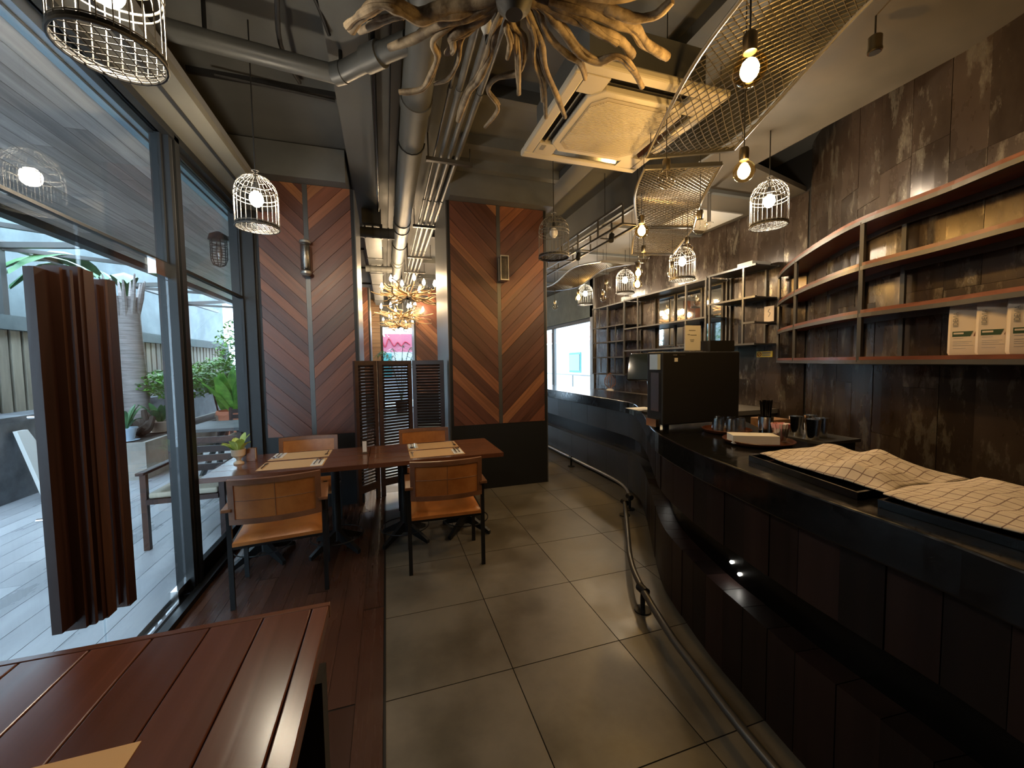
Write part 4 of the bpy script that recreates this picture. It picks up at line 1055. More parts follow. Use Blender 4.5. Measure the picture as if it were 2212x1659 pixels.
# ------------------------------------------------------------------ wavy expanded-metal canopy over the bar
def canopy(label, L, R_, nu, nv):
    c = thing('mesh_canopy', label, 'canopy', (sum(p[0] for p in L)/len(L), sum(p[1] for p in L)/len(L), min(p[2] for p in L)))
    LC, RC = crom(L, 10), crom(R_, 10)
    def P(u, v):
        t = v*(len(LC)-1); i = min(int(t), len(LC)-2); f = t-i
        return LC[i].lerp(LC[i+1], f).lerp(RC[i].lerp(RC[i+1], f), u)
    mb = MB(); idx = {}
    def vid(i, j):
        if (i, j) not in idx: idx[(i, j)] = len(mb.v); mb.v.append(tuple(P(i/(2*nu), j/(2*nv))))
        return idx[(i, j)]
    for i in range(0, 2*nu-1):
        for j in range(0, 2*nv-1):
            if (i+j) % 2 == 0: mb.f.append((vid(i+1, j), vid(i+2, j+1), vid(i+1, j+2), vid(i, j+1)))
    sh = mb.build('mesh_sheet', 'mesh_steel', c)
    wf = sh.modifiers.new('strands', 'WIREFRAME'); wf.thickness = 0.0068; wf.use_even_offset = False; wf.use_replace = True
    MB().tube(LC, 0.011, 8).build('edge_rod', 'rod_steel', c, True); MB().tube(RC, 0.011, 8).build('edge_rod', 'rod_steel', c, True)
    for A, B in ((LC[0], RC[0]), (LC[-1], RC[-1])): MB().bar(A, B, 0.02, 0.03).build('crossbar', 'frame_grey', c)
    for q in (LC[2], RC[2], LC[-3], RC[-3]): MB().tube([q, (q.x, q.y, 3.25 if q.x > 2.72 else 3.66)], 0.0025, 5).build('hanger', 'black_matt', c)
def zs(p, z, zr): return (p[0]*(z-1.5)/(zr-1.5), p[1]*(z-1.5)/(zr-1.5), z)
canopy('nearest wavy expanded metal sheet hung beside the ceiling cassette',
       [zs(p, z, 3.0) for p, z in (((1.40, 0.55), 3.0), ((1.42, 0.95), 3.05), ((1.46, 1.35), 3.07), ((1.57, 1.79), 3.03), ((1.88, 2.54), 2.95))],
       [zs(p, z, 3.0) for p, z in (((1.90, 0.45), 3.0), ((1.93, 0.82), 3.05), ((1.99, 1.19), 3.07), ((2.13, 1.56), 3.03), ((2.42, 2.27), 2.95))], 12, 40)
canopy('second wavy expanded metal sheet between the cassette and the grid shelving',
       [zs(p, z, 2.9) for p, z in (((1.84, 2.50), 2.93), ((1.98, 2.80), 2.87), ((2.16, 3.08), 2.86), ((2.56, 3.60), 2.93))],
       [zs(p, z, 2.9) for p, z in (((2.34, 2.30), 2.93), ((2.58, 2.68), 2.87), ((2.81, 3.01), 2.86), ((3.14, 3.44), 2.93))], 12, 30)
canopy('third wavy expanded metal sheet over the corner of the bar',
       [zs(p, z, 2.8) for p, z in (((2.38, 3.34), 2.93), ((2.55, 3.66), 2.86), ((2.89, 4.18), 2.76))],
       [zs(p, z, 2.8) for p, z in (((2.92, 3.19), 2.93), ((3.10, 3.52), 2.86), ((3.39, 4.05), 2.76))], 12, 20)
canopy('farthest wavy expanded metal sheet above the straight bar',
       [(2.72, 4.6, 2.80), (2.72, 5.4, 2.90), (2.72, 6.2, 2.80), (2.72, 7.2, 2.9)], [(3.22, 4.6, 2.80), (3.22, 5.4, 2.90), (3.22, 6.2, 2.80), (3.22, 7.2, 2.9)], 14, 60)
# steel spotlight track behind the canopy
tk = thing('spotlight_track', 'dark open truss with small spotlights along the bar soffit edge', 'track', (2.5, 5, 2.9))
for x in (2.38, 2.56):
    for z in (2.92, 3.12): MB().bar((x, 3.6, z), (x, 8.6, z), 0.022).build('chord', 'frame_grey', tk)
for k in range(11):
    y = 3.6+0.5*k
    for x in (2.38, 2.56): MB().bar((x, y, 2.92), (x, y, 3.12), 0.016).build('strut', 'frame_grey', tk)
    MB().bar((2.38, y, 2.92), (2.56, y, 2.92), 0.016).build('strut', 'frame_grey', tk)
    if k % 4 == 1: MB().tube([(2.47, y, 3.12), (2.47, y, 3.66)], 0.004, 6).build('hanger', 'black_matt', tk)
for y in (3.95, 4.75, 5.9): MB().tube([(2.47, y, 2.92), (2.44, y-0.03, 2.84)], 0.03, 12).build('spotlight', 'black_steel', tk, True)
# ------------------------------------------------------------------ driftwood chandeliers
NEAR_BRANCHES = [
    ([(-0.124, 0.063, -0.02), (-0.236, 0.105, -0.033), (-0.314, 0.136, -0.044), (-0.389, 0.113, -0.051), (-0.443, 0.12, -0.053), (-0.506, 0.197, -0.05), (-0.544, 0.267, -0.045)], 0.036),
    ([(-0.334, 0.168, -0.02), (-0.381, 0.181, -0.03), (-0.444, 0.24, -0.024), (-0.518, 0.33, -0.002)], 0.022),
    ([(-0.044, 0.046, -0.02), (-0.118, 0.091, -0.03), (-0.217, 0.154, -0.032), (-0.304, 0.261, -0.024), (-0.407, 0.369, -0.007)], 0.03),
    ([(-0.061, 0.072, -0.02), (-0.17, 0.142, -0.03), (-0.229, 0.202, -0.039), (-0.249, 0.248, -0.045), (-0.226, 0.307, -0.048), (-0.238, 0.408, -0.047), (-0.27, 0.52, -0.043), (-0.362, 0.58, -0.038)], 0.02),
    ([(-0.078, 0.105, -0.02), (-0.135, 0.158, -0.034), (-0.185, 0.203, -0.04), (-0.17, 0.255, -0.036), (-0.187, 0.313, -0.023)], 0.026),
    ([(-0.105, 0.151, -0.02), (-0.144, 0.215, -0.034), (-0.139, 0.318, -0.041), (-0.163, 0.431, -0.038), (-0.213, 0.496, -0.026)], 0.016),
    ([(-0.027, 0.061, -0.02), (-0.03, 0.139, -0.029), (-0.02, 0.255, -0.035), (-0.033, 0.409, -0.034), (-0.056, 0.518, -0.026), (-0.061, 0.754, -0.014)], 0.026),
    ([(-0.0, 0.046, -0.02), (0.031, 0.103, -0.025), (0.091, 0.143, -0.029), (0.124, 0.254, -0.032), (0.118, 0.325, -0.031), (0.044, 0.384, -0.028), (0.029, 0.475, -0.023), (0.113, 0.601, -0.015), (0.09, 0.785, -0.005)], 0.018),
    ([(0.008, 0.094, -0.02), (0.006, 0.108, -0.045), (0.033, 0.152, -0.054), (0.048, 0.236, -0.047)], 0.018),
    ([(0.043, 0.121, -0.02), (0.076, 0.201, -0.046), (0.116, 0.298, -0.057), (0.16, 0.415, -0.051)], 0.02),
    ([(0.048, 0.039, -0.02), (0.114, 0.112, -0.029), (0.165, 0.225, -0.03), (0.259, 0.364, -0.02), (0.376, 0.615, -0.003)], 0.022),
    ([(0.067, 0.04, -0.02), (0.145, 0.12, -0.035), (0.216, 0.24, -0.042), (0.338, 0.393, -0.039), (0.456, 0.549, -0.027)], 0.023),
    ([(0.1, 0.023, -0.02), (0.163, 0.096, -0.03), (0.282, 0.169, -0.032), (0.35, 0.197, -0.024), (0.436, 0.299, -0.007)], 0.02),
    ([(0.106, 0.007, -0.02), (0.171, 0.036, -0.033), (0.235, 0.072, -0.044), (0.328, 0.127, -0.052), (0.407, 0.133, -0.057), (0.464, 0.086, -0.058), (0.562, 0.126, -0.056), (0.675, 0.213, -0.053)], 0.025),
    ([(0.137, 0.005, -0.02), (0.234, 0.0, -0.034), (0.347, 0.017, -0.042), (0.456, 0.038, -0.038), (0.543, 0.099, -0.026)], 0.033),
    ([(0.206, -0.03, -0.02), (0.35, -0.037, -0.03), (0.462, -0.03, -0.033), (0.565, 0.03, -0.026), (0.704, 0.083, -0.01)], 0.03),
    ([(0.271, -0.056, -0.02), (0.342, -0.072, -0.038), (0.429, -0.076, -0.048), (0.496, -0.11, -0.048), (0.52, -0.168, -0.039)], 0.028),
]
HUB = (0.460, 1.353, 2.780)
ch = thing('driftwood_chandelier', 'large driftwood chandelier with thick pale branches beside the ceiling cassette', 'chandelier', (HUB[0], HUB[1], HUB[2]-0.1))
MB().lathe([(0.03, -0.08), (0.06, -0.05), (0.07, 0.0), (0.06, 0.06), (0.02, 0.10)], HUB, 20).build('hub', 'black_matt', ch, True)
MB().tube([(HUB[0], HUB[1], HUB[2]+0.08), (HUB[0], HUB[1], 3.66)], 0.010, 8).build('stem', 'black_matt', ch)
def limb(pts, r, seed):
    rnd = random.Random(seed)
    P = crom(pts, 7); n = len(P)
    rad = [r*(0.92+0.10*math.sin(i*0.55+seed)+rnd.uniform(-0.05, 0.05))*(1.05-0.25*i/n) for i in range(n)]
    mb = MB().tube(P, [max(q, r*0.35)*0.82 for q in rad], 9)
    if r > 0.014:                                # a second twisting strand gives the grooved driftwood section
        Q = []
        for i, p in enumerate(P):
            d = (P[min(i+1, n-1)] - P[max(i-1, 0)]).normalized(); a = d.cross(Vector((0, 0, 1))).normalized(); c = d.cross(a)
            t = seed*1.3 + 3.0*i/n
            Q.append(p + (a*math.cos(t) + c*math.sin(t))*r*0.62)
        k0 = int(n*0.12); k1 = n - 1 - (seed % 3)*max(1, n//9)
        if k1 - k0 > 3: mb.tube(Q[k0:k1], [r*(0.52+0.12*math.sin(0.7*i+seed))*(1-0.3*i/n) for i in range(k0, k1)], 8)
    return mb
for i, (pts, r) in enumerate(NEAR_BRANCHES):
    w_ = [(HUB[0]+p[0]*0, HUB[1], HUB[2]) for p in ()]
    wp = [(HUB[0]+0.03*(1 if pts[-1][0] > 0 else -1), HUB[1]+0.01, HUB[2])] + [(HUB[0]+p[0], HUB[1]+p[1], HUB[2]+p[2]) for p in pts]
    if (Vector(wp[1])-Vector(wp[0])).length < 0.05: wp.pop(1)
    limb(wp, r*0.85, i).build('branch', 'driftwood', ch, True)
rnd = random.Random(4)
for k in range(13):
    a = math.radians(-170 + 160*k/12 + rnd.uniform(-8, 8)); L = rnd.uniform(0.45, 0.7); up = rnd.uniform(-0.05, 0.12); r = rnd.uniform(0.018, 0.03)
    pts = [(HUB[0]+math.cos(a)*0.03, HUB[1]+math.sin(a)*0.03, HUB[2]+0.02)]
    for t in (0.25, 0.5, 0.75, 1.0):
        b = a + rnd.uniform(-0.22, 0.22)
        pts.append((HUB[0]+math.cos(b)*L*t, HUB[1]+math.sin(b)*L*t, HUB[2]+up*t+rnd.uniform(-0.04, 0.04)))
    limb(pts, r, 40+k).build('branch', 'driftwood', ch, True)
for a in (20, 92, 165, 250, 320):
    a = math.radians(a); q = (HUB[0]+0.33*math.cos(a), HUB[1]+0.33*math.sin(a), HUB[2]+0.10)
    hld = MB().tube([(HUB[0]+0.05*math.cos(a), HUB[1]+0.05*math.sin(a), HUB[2]+0.05), (q[0], q[1], q[2]-0.03), q], 0.008, 6).build('lamp_arm', 'black_matt', ch)
    MB().lathe([(0.012, 0), (0.024, 0.03), (0.020, 0.06), (0.004, 0.095)], q, 14).build('candle_bulb', 'white_ceramic', hld, True)
def far_chandelier():
    c = thing('driftwood_chandelier', 'x', 'chandelier', (0, 0, 0), 'distant driftwood chandeliers')
    MB().sphere((0, 0, 0), 0.05, 12).build('hub', 'black_matt', c, True)
    MB().tube([(0, 0, 0), (0, 0, 1.05)], 0.008, 6).build('stem', 'black_matt', c)
    rnd = random.Random(9)
    for k in range(34):
        a = 2*math.pi*k/34 + rnd.uniform(-0.1, 0.1); L = rnd.uniform(0.42, 0.72); up = rnd.uniform(-0.16, 0.2); pts = [(0.02*math.cos(a), 0.02*math.sin(a), 0)]
        for t in (0.3, 0.55, 0.8, 1.0):
            b = a + rnd.uniform(-0.25, 0.25); pts.append((math.cos(b)*L*t, math.sin(b)*L*t, up*t+rnd.uniform(-0.04, 0.04)))
        P = crom(pts, 4); MB().tube(P, [0.016*(1.1-0.5*i/len(P)) for i in range(len(P))], 6).build('branch', 'branch_wood', c, True)
    for k in range(8):
        a = 2*math.pi*k/8 + 0.3; rr = 0.5 if k % 2 else 0.3; z = 0.16 if k % 2 else 0.24
        hld = MB().tube([(0.05*math.cos(a), 0.05*math.sin(a), 0.02), (rr*math.cos(a), rr*math.sin(a), z-0.05), (rr*math.cos(a), rr*math.sin(a), z)], 0.008, 6).build('lamp_arm', 'branch_wood', c)
        MB().lathe([(0.012, 0), (0.030, 0.035), (0.024, 0.07), (0.004, 0.115)], (rr*math.cos(a), rr*math.sin(a), z), 12).build('candle_bulb', 'filament_candle', hld, True)
    return c
fc = far_chandelier()
for i, (y, z, lab) in enumerate(((7.3, 2.69, 'driftwood chandelier just beyond the louvred screen, first of the far row'), (9.6, 2.60, 'driftwood chandelier in the middle of the far row'), (12.2, 2.62, 'driftwood chandelier nearest the pink sign window'))):
    c = fc if i == 0 else copy_tree(fc)
    c.location = (0.42, y, z); c.rotation_euler[2] = i*0.8; c['label'] = lab
far_cage = bird_cage('dark unlit birdcage lamp beside the conduits beyond the screen', 0.72, 8.3, 2.85, 1.0, False)
# ------------------------------------------------------------------ wooden board handle on the glass door
hd = thing('door_handle', 'tall bundle of dark wooden boards used as the glass door handle', 'door handle', (-1.2, 2.15, 0.4))
for (y0, y1, xa, xb, z0, z1) in ((1.885, 1.985, -1.225, -1.195, 0.50, 1.87), (1.987, 2.010, -1.255, -1.165, 0.47, 1.885), (2.012, 2.035, -1.235, -1.145, 0.47, 1.88), (2.037, 2.085, -1.215, -1.185, 0.465, 1.87),
                                 (2.088, 2.118, -1.255, -1.150, 0.455, 1.905), (2.120, 2.205, -1.175, -1.145, 0.45, 1.90), (2.215, 2.290, -1.245, -1.215, 0.46, 1.84),
                                 (2.292, 2.318, -1.235, -1.170, 0.44, 1.86), (2.320, 2.345, -1.245, -1.150, 0.42, 1.885), (2.347, 2.425, -1.180, -1.150, 0.41, 1.89)):
    y0, y1 = (1.89+(q-1.885)*0.68 for q in (y0, y1))
    MB().box((xa, y0, z0), (xb, y1, z1)).build('board', 'handle_wood', hd)
for y in (1.968, 2.029, 2.186):
    for z in (0.92, 1.32): MB().tube([(-1.294, y+0.002, z), (-1.185, y+0.002, z)], 0.007, 10).build('standoff_bolt', 'chrome', hd, True)
# ------------------------------------------------------------------ chairs
def make_chair(label, leather='leather', rim='leather_dark', metal='black_steel'):
    c = thing('armchair', label, 'chair', (0, 0, 0), 'leather armchairs at the dining tables')
    for x in (-0.262, 0.262):
        MB().box((x-0.013, -0.013, 0), (x+0.013, 0.013, 0.625)).build('leg', metal, c)
        MB().box((x-0.013, 0.40, 0), (x+0.013, 0.426, 0.62)).build('leg', metal, c)
        MB().box((x-0.010, 0.014, 0.375), (x+0.010, 0.399, 0.395)).build('side_rail', metal, c)
        MB().box((x-0.012, 0.014, 0.605), (x+0.012, 0.399, 0.621)).build('arm_bar', metal, c)
        MB().box((x-0.027, -0.06, 0.626), (x+0.027, 0.30, 0.646)).build('armrest', 'arm_wood', c, False, 0.004)
        MB().box((x*0.93-0.012, -0.028, 0.555), (x*0.93+0.012, -0.005, 0.64)).build('back_bracket', metal, c)
    for y in (0.0, 0.413): MB().box((-0.249, y-0.009, 0.375), (0.249, y+0.009, 0.395)).build('cross_rail', metal, c)
    # seat: padded, crowned and rolled over the front
    rows = []
    for i in range(13):
        v = i/12; row = []
        for j in range(15):
            u = j/14; e = min(u, 1-u, v, 1-v); z = 0.418 + 0.030*min(1, (e*9))**0.6 - 0.010*math.sin(math.pi*u)*math.sin(math.pi*v)
            row.append((-0.248+0.496*u, -0.02+0.47*v, z))
        rows.append(row)
    mb = MB().grid(rows); base = len(mb.v)
    per = rows[0] + [r[-1] for r in rows[1:]] + rows[-1][-2::-1] + [r[0] for r in rows[-2:0:-1]]
    lo = [(p[0], p[1], 0.396) for p in per]; hi = list(per)
    k = len(mb.v); mb.v += hi + lo; n = len(per)
    for i in range(n): j = (i+1) % n; mb.f.append((k+i, k+j, k+n+j, k+n+i))
    mb.f.append(tuple(k+n+i for i in range(n)))
    st = mb.build('seat', leather, c, True)
    # backrest: bowed panel in a raised rim
    def B(u, z, d=0.0):
        x = -0.252+0.504*u; bow = -0.030 - 0.045*(1-(2*u-1)**2) - 0.07*(z-0.55); return (x, bow+d, z)
    def sheet(u0, u1, z0, z1, d0, d1, nu=14, nz=4):
        m = MB(); A = [[B(u0+(u1-u0)*j/nu, z0+(z1-z0)*i/nz, d0) for j in range(nu+1)] for i in range(nz+1)]
        Bk = [[B(u0+(u1-u0)*j/nu, z0+(z1-z0)*i/nz, d1) for j in range(nu+1)] for i in range(nz+1)]
        m.grid(A); m.grid(Bk); K = (nu+1)*(nz+1)
        edge = [(i*(nu+1), (i+1)*(nu+1)) for i in range(nz)] + [(i*(nu+1)+nu, (i+1)*(nu+1)+nu) for i in range(nz)] + [(j, j+1) for j in range(nu)] + [(nz*(nu+1)+j, nz*(nu+1)+j+1) for j in range(nu)]
        for a, b in edge: m.f.append((a, b, K+b, K+a))
        return m
    bk = sheet(0.0, 1.0, 0.545, 0.82, 0.012, -0.004).build('backrest', leather, c, True)
    for u0, u1, z0, z1 in ((0, 1, 0.79, 0.822), (0, 1, 0.543, 0.577), (0, 0.065, 0.577, 0.79), (0.935, 1, 0.577, 0.79)):
        sheet(u0, u1, z0, z1, 0.017, -0.011).build('rim', rim, bk, True)
    MB().tube([B(0.07+0.86*i/10, 0.690, -0.0045) for i in range(11)], 0.0022, 5).build('seam', rim, bk); MB().tube([B(0.5, 0.58+0.21*i/4, -0.0045) for i in range(5)], 0.0022, 5).build('seam', rim, bk)
    return c
pc = make_chair('x')
CH = [(-0.68, 2.80, math.radians(6), 'tan leather armchair at the window table with its back to the planked table'),
      (0.39, 2.81, math.radians(-2), 'tan leather armchair at the aisle table with its back to the planked table'),
      (-0.72, 4.10, math.pi, 'tan leather armchair tucked between the window table and the window column'),
      (0.36, 4.13, math.pi, 'tan leather armchair tucked between the aisle table and the louvred screen')]
for i, (x, y, rz, lab) in enumerate(CH):
    c = pc if i == 0 else copy_tree(pc)
    c.location = (x, y, 0.001); c.rotation_euler[2] = rz; c['label'] = lab
# ------------------------------------------------------------------ dining tables
def make_table(label):
    t = thing('dining_table', label, 'table', (0, 0, 0), 'small dining tables pushed together')
    for k in range(4):
        MB().box((-0.533, -0.34+0.17*k+0.0008, 0.715), (0.533, -0.34+0.17*(k+1)-0.0008, 0.75)).build('top_board', 'table_wood_x', t, False, 0.002)
    for x in (-0.265, 0.265):
        pd = MB().tube([(x, 0, 0.06), (x, 0, 0.705)], 0.032, 14).build('pedestal', 'black_steel', t, True)
        MB().box((x-0.12, -0.2, 0.703), (x+0.12, 0.2, 0.715)).build('top_plate', 'black_steel', pd)
        for a in (45, 135, 225, 315):
            a = math.radians(a); ca, sa = math.cos(a), math.sin(a)
            MB().hexa([(x+ca*0.01-sa*0.018, sa*0.01+ca*0.018, 0.075), (x+ca*0.01+sa*0.018, sa*0.01-ca*0.018, 0.075), (x+ca*0.25+sa*0.014, sa*0.25-ca*0.014, 0.0), (x+ca*0.25-sa*0.014, sa*0.25+ca*0.014, 0.0),
                       (x+ca*0.01-sa*0.018, sa*0.01+ca*0.018, 0.16), (x+ca*0.01+sa*0.018, sa*0.01-ca*0.018, 0.16), (x+ca*0.25+sa*0.014, sa*0.25-ca*0.014, 0.03), (x+ca*0.25-sa*0.014, sa*0.25+ca*0.014, 0.03)]).build('foot', 'black_steel', pd)
        MB().ring((x, 0, 0.105), 0.20, 0.005, 32, 6).build('foot_ring', 'black_steel', pd, True)
    return t
t1 = make_table('dining table with a vase standing against the glass front')
t1.location = (-0.685, 3.46, 0.001)
t2 = copy_tree(t1); t2.location = (0.384, 3.46, 0.001); t2['label'] = 'dining table on the aisle side, its boards catching more light'
# place settings
ZT = 0.7525
protos = {}
def proto(key, mk):
    if key not in protos: protos[key] = mk(); return protos[key]
    o = protos[key].copy(); COL.objects.link(o); return o
def cutlery(kind):
    mb = MB()
    if kind == 'spoon':
        mb.tube([(0, -0.09, 0.002), (0, 0.02, 0.004), (0, 0.04, 0.003)], [0.004, 0.003, 0.003], 6)
        rows = []
        for i in range(9):
            a = math.pi*i/8; w_ = 0.017*math.sin(a)+0.0008; yy = 0.036+0.05*(1-math.cos(a))/2
            rows.append([(w_*s_, yy, 0.003+0.006*(abs(s_)**2)*math.sin(a)) for s_ in (-1, -0.5, 0, 0.5, 1)])
        mb.grid(rows)
    elif kind == 'knife':
        mb.box((-0.004, -0.09, 0.001), (0.004, 0.0, 0.006)); mb.prism([(-0.004, 0.0, 0.002), (0.006, 0.0, 0.002), (0.009, 0.08, 0.002), (-0.004, 0.10, 0.002)], (0, 0, 0.002))
    else:
        mb.tube([(0, -0.09, 0.002), (0, 0.03, 0.004)], [0.004, 0.003], 6); mb.box((-0.011, 0.03, 0.002), (0.011, 0.05, 0.004))
        for k in range(4): mb.box((-0.011+0.0062*k, 0.05, 0.002), (-0.0075+0.0062*k, 0.085, 0.004))
    return mb
def put(key, name, mk, x, y, z, rz, label, cat, group):
    o = proto(key, mk); o.location = (x, y, z); o.rotation_euler[2] = rz; tag(o, label, cat, group)
SET = [(-0.69, 3.33, 0, 'on the window table, chair side facing the planked table'), (-0.69, 3.64, 1, 'on the window table, column side'),
       (0.385, 3.32, 0, 'on the aisle table, chair side facing the planked table'), (0.385, 3.62, 1, 'on the aisle table, screen side')]
for x, y, flip, wh in SET:
    s_ = -1 if flip else 1; rz = math.pi if flip else 0
    put('mat', 'placemat', lambda: MB().box((-0.22, -0.13, 0), (0.22, 0.13, 0.0012)).build('placemat', 'paper_kraft', origin=(0, 0, 0)), x, y, ZT-0.001, rz, 'kraft paper placemat ' + wh, 'placemat', 'kraft placemats')
    put('napkin', 'napkin', lambda: MB().box((-0.04, -0.09, 0), (0.04, 0.09, 0.004)).build('napkin', 'paper_white', origin=(0, 0, 0)), x+s_*0.172, y-s_*0.03, ZT+0.0005, rz, 'folded white napkin ' + wh, 'napkin', 'folded napkins')
    put('spoon', 'spoon', lambda: cutlery('spoon').build('spoon', 'chrome', None, True, origin=(0, 0, 0)), x+s_*0.185, y-s_*0.0, ZT+0.005, rz, 'steel spoon lying on the napkin ' + wh, 'spoon', 'steel spoons')
    put('knife', 'knife', lambda: cutlery('knife').build('knife', 'chrome', None, False, origin=(0, 0, 0)), x+s_*0.155, y-s_*0.01, ZT+0.005, rz, 'steel knife lying on the napkin ' + wh, 'knife', 'steel knives')
    put('fork', 'fork', lambda: cutlery('fork').build('fork', 'chrome', None, False, origin=(0, 0, 0)), x-s_*0.195, y-s_*0.0, ZT+0.001, rz, 'steel fork at the placemat edge ' + wh, 'fork', 'steel forks')
# vase with a green plant
va = thing('vase', 'footed tan vase with light green leaves on the window table', 'vase', (-1.10, 3.50, 0.752))
MB().lathe([(0.035, 0), (0.035, 0.008), (0.014, 0.025), (0.018, 0.04), (0.045, 0.065), (0.048, 0.11), (0.050, 0.115), (0.044, 0.113), (0.040, 0.07), (0.001, 0.055)], (-1.10, 3.50, 0.752), 24, False).build('vase_body', 'ceramic_tan', va, True)
def leaf(base, tip, width, mat, parent, droop=0.02, name='leaf'):
    b = Vector(base); t = Vector(tip); d = t-b; side = d.cross(Vector((0, 0, 1)))
    side = side.normalized() if side.length > 1e-4 else Vector((1, 0, 0))
    rows = []
    for i in range(7):
        s = i/6; w_ = width*math.sin(math.pi*min(s*0.95+0.03, 1))**0.8; c = b + d*s + Vector((0, 0, droop*math.sin(math.pi*s)))
        rows.append([c - side*w_, c - Vector((0, 0, width*0.25)), c + side*w_])
    o = MB().grid(rows).build(name, mat, parent, True); return o
random.seed(6)
for a, ln, up, w_ in ((200, 0.10, 0.08, 0.03), (170, 0.12, 0.06, 0.032), (250, 0.08, 0.1, 0.03), (300, 0.08, 0.11, 0.032), (20, 0.08, 0.13, 0.03), (60, 0.07, 0.14, 0.028), (120, 0.08, 0.1, 0.03), (340, 0.1, 0.08, 0.03)):
    a = math.radians(a); bz = (-1.10+0.012*math.cos(a), 3.50+0.012*math.sin(a), 0.845)
    leaf(bz, (-1.10+ln*math.cos(a), 3.50+ln*math.sin(a), 0.845+up), w_, 'leaf_light', va)
hb = thing('napkin_holder', 'small wooden napkin holder beside the vase', 'holder', (-1.03, 3.58, 0.752))
for y in (3.555, 3.60): MB().box((-1.065, y, 0.752), (-1.005, y+0.008, 0.85)).build('cheek', 'arm_wood', hb)
MB().box((-1.065, 3.563, 0.752), (-1.005, 3.60, 0.760)).build('foot', 'arm_wood', hb); MB().box((-1.06, 3.568, 0.761), (-1.01, 3.596, 0.845)).build('paper_pad', 'paper_white', hb)
hb = thing('table_number_stand', 'slim silver stand at the joint of the two tables', 'stand', (-0.19, 3.52, 0.752))
MB().box((-0.215, 3.50, 0.752), (-0.165, 3.54, 0.757)).build('foot', 'chrome', hb); MB().box((-0.21, 3.513, 0.757), (-0.17, 3.522, 0.862)).build('plate', 'chrome', hb); MB().box((-0.206, 3.5115, 0.765), (-0.174, 3.5125, 0.855)).build('card', 'paper_white', hb)
# ------------------------------------------------------------------ planked table in the foreground
ft = thing('planked_table', 'glossy red brown planked table beside the glass doors', 'table', (-0.67, 0.7, 0))
xs = [-1.16, -1.058, -0.918, -0.776, -0.640, -0.505, -0.370, -0.240, -0.190]
for a, b in zip(xs, xs[1:]):
    MB().box((a+0.0018, -0.35, 0.715 - (0.0006 if a < -0.6 else 0)), (b-0.0018, 1.312, 0.75 - (0.0006 if a < -0.6 else 0))).build('plank', 'table_wood', ft, False, 0.003)
MB().box((-1.16, 1.314, 0.708), (-0.19, 1.337, 0.749)).build('end_board', 'table_wood_x', ft, False, 0.003)
MB().box((-1.13, -0.32, 0.62), (-0.22, -0.29, 0.714)).build('apron', 'table_wood_x', ft); MB().box((-1.13, 1.24, 0.62), (-0.22, 1.27, 0.714)).build('apron', 'table_wood_x', ft)
for x in (-1.11, -0.225): MB().box((x-0.012, -0.288, 0.62), (x+0.012, 1.238, 0.714)).build('apron', 'table_wood', ft)
for x in (-1.10, -0.235):
    for y in (-0.27, 1.20): MB().box((x-0.04, y-0.04, 0.0), (x+0.04, y+0.04, 0.62)).build('leg', 'black_steel', ft)
o = MB().box((-0.93, 0.645, 0.7508), (-0.49, 0.945, 0.7522)).build('placemat', 'paper_kraft'); tag(o, 'kraft paper placemat on the planked table', 'placemat', 'kraft placemats')
# ------------------------------------------------------------------ terrace furniture and garden
pl = thing('planter_box', 'long grey concrete planter box on the terrace', 'planter', (-3.4, 7.8, 0))
MB().box((-3.64, 6.48, 0), (-3.10, 6.54, 0.50)).build('end_wall', 'planter_concrete', pl); MB().box((-3.16, 6.54, 0), (-3.10, 10.5, 0.50)).build('side_wall', 'planter_concrete', pl)
MB().box((-3.64, 6.54, 0), (-3.58, 10.5, 0.50)).build('side_wall', 'planter_concrete', pl); MB().box((-3.58, 6.54, 0), (-3.16, 10.5, 0.499)).build('soil', 'bark_dark', pl)
def pot(x, y, z, r, h, mat, label, leaves, lmat, spread, up, w_, seed, name='potted_plant', saucer=True):
    p = thing(name, label, 'plant', (x, y, z))
    MB().lathe([(r*0.7, 0), (r*0.95, h*0.9), (r*1.05, h*0.9), (r*1.05, h), (r*0.93, h), (r*0.9, h*0.88), (0.001, h*0.86)], (x, y, z+0.014), 24, False).build('pot', mat, p, True)
    if saucer: MB().lathe([(r*0.8, 0), (r*1.15, 0.014), (r*1.1, 0.016), (0.001, 0.012)], (x, y, z), 24, False).build('saucer', mat, p, True)
    rnd = random.Random(seed)
    for k in range(leaves):
        a = rnd.uniform(0, 6.28); s = rnd.uniform(0.5, 1.0)*spread
        leaf((x+0.02*math.cos(a), y+0.02*math.sin(a), z+h*0.9), (x+s*math.cos(a), y+s*math.sin(a), z+h+rnd.uniform(0.35, 1.0)*up), w_*rnd.uniform(0.7, 1.1), lmat, p, 0.05)
    return p
pot(-3.42, 6.70, 0.50, 0.13, 0.17, 'pot_blue', 'pale blue pot with a small broad leaved plant on the planter', 12, 'leaf_dark', 0.22, 0.34, 0.045, 1)
pot(-3.36, 7.45, 0.50, 0.14, 0.16, 'clay_pale', 'pale clay pot with drooping leaves on the planter', 12, 'leaf_dark', 0.26, 0.36, 0.045, 2)
pot(-2.50, 7.85, 0.12, 0.24, 0.62, 'terracotta', 'tall terracotta planter with broad leaves behind the terrace table', 16, 'leaf_green', 0.5, 0.75, 0.09, 3)
o = MB().box((-2.85, 7.5, 0.0), (-2.15, 8.2, 0.12)).build('planter_stand', 'white_paint', None, False, 0.01); tag(o, 'white plinth under the terracotta planter', 'plinth')
pot(-2.83, 8.6, 0.0, 0.2, 0.62, 'clay_pale', 'tall pale clay pot with one upright banana leaf beside the planter', 14, 'leaf_green', 0.35, 0.9, 0.10, 5)
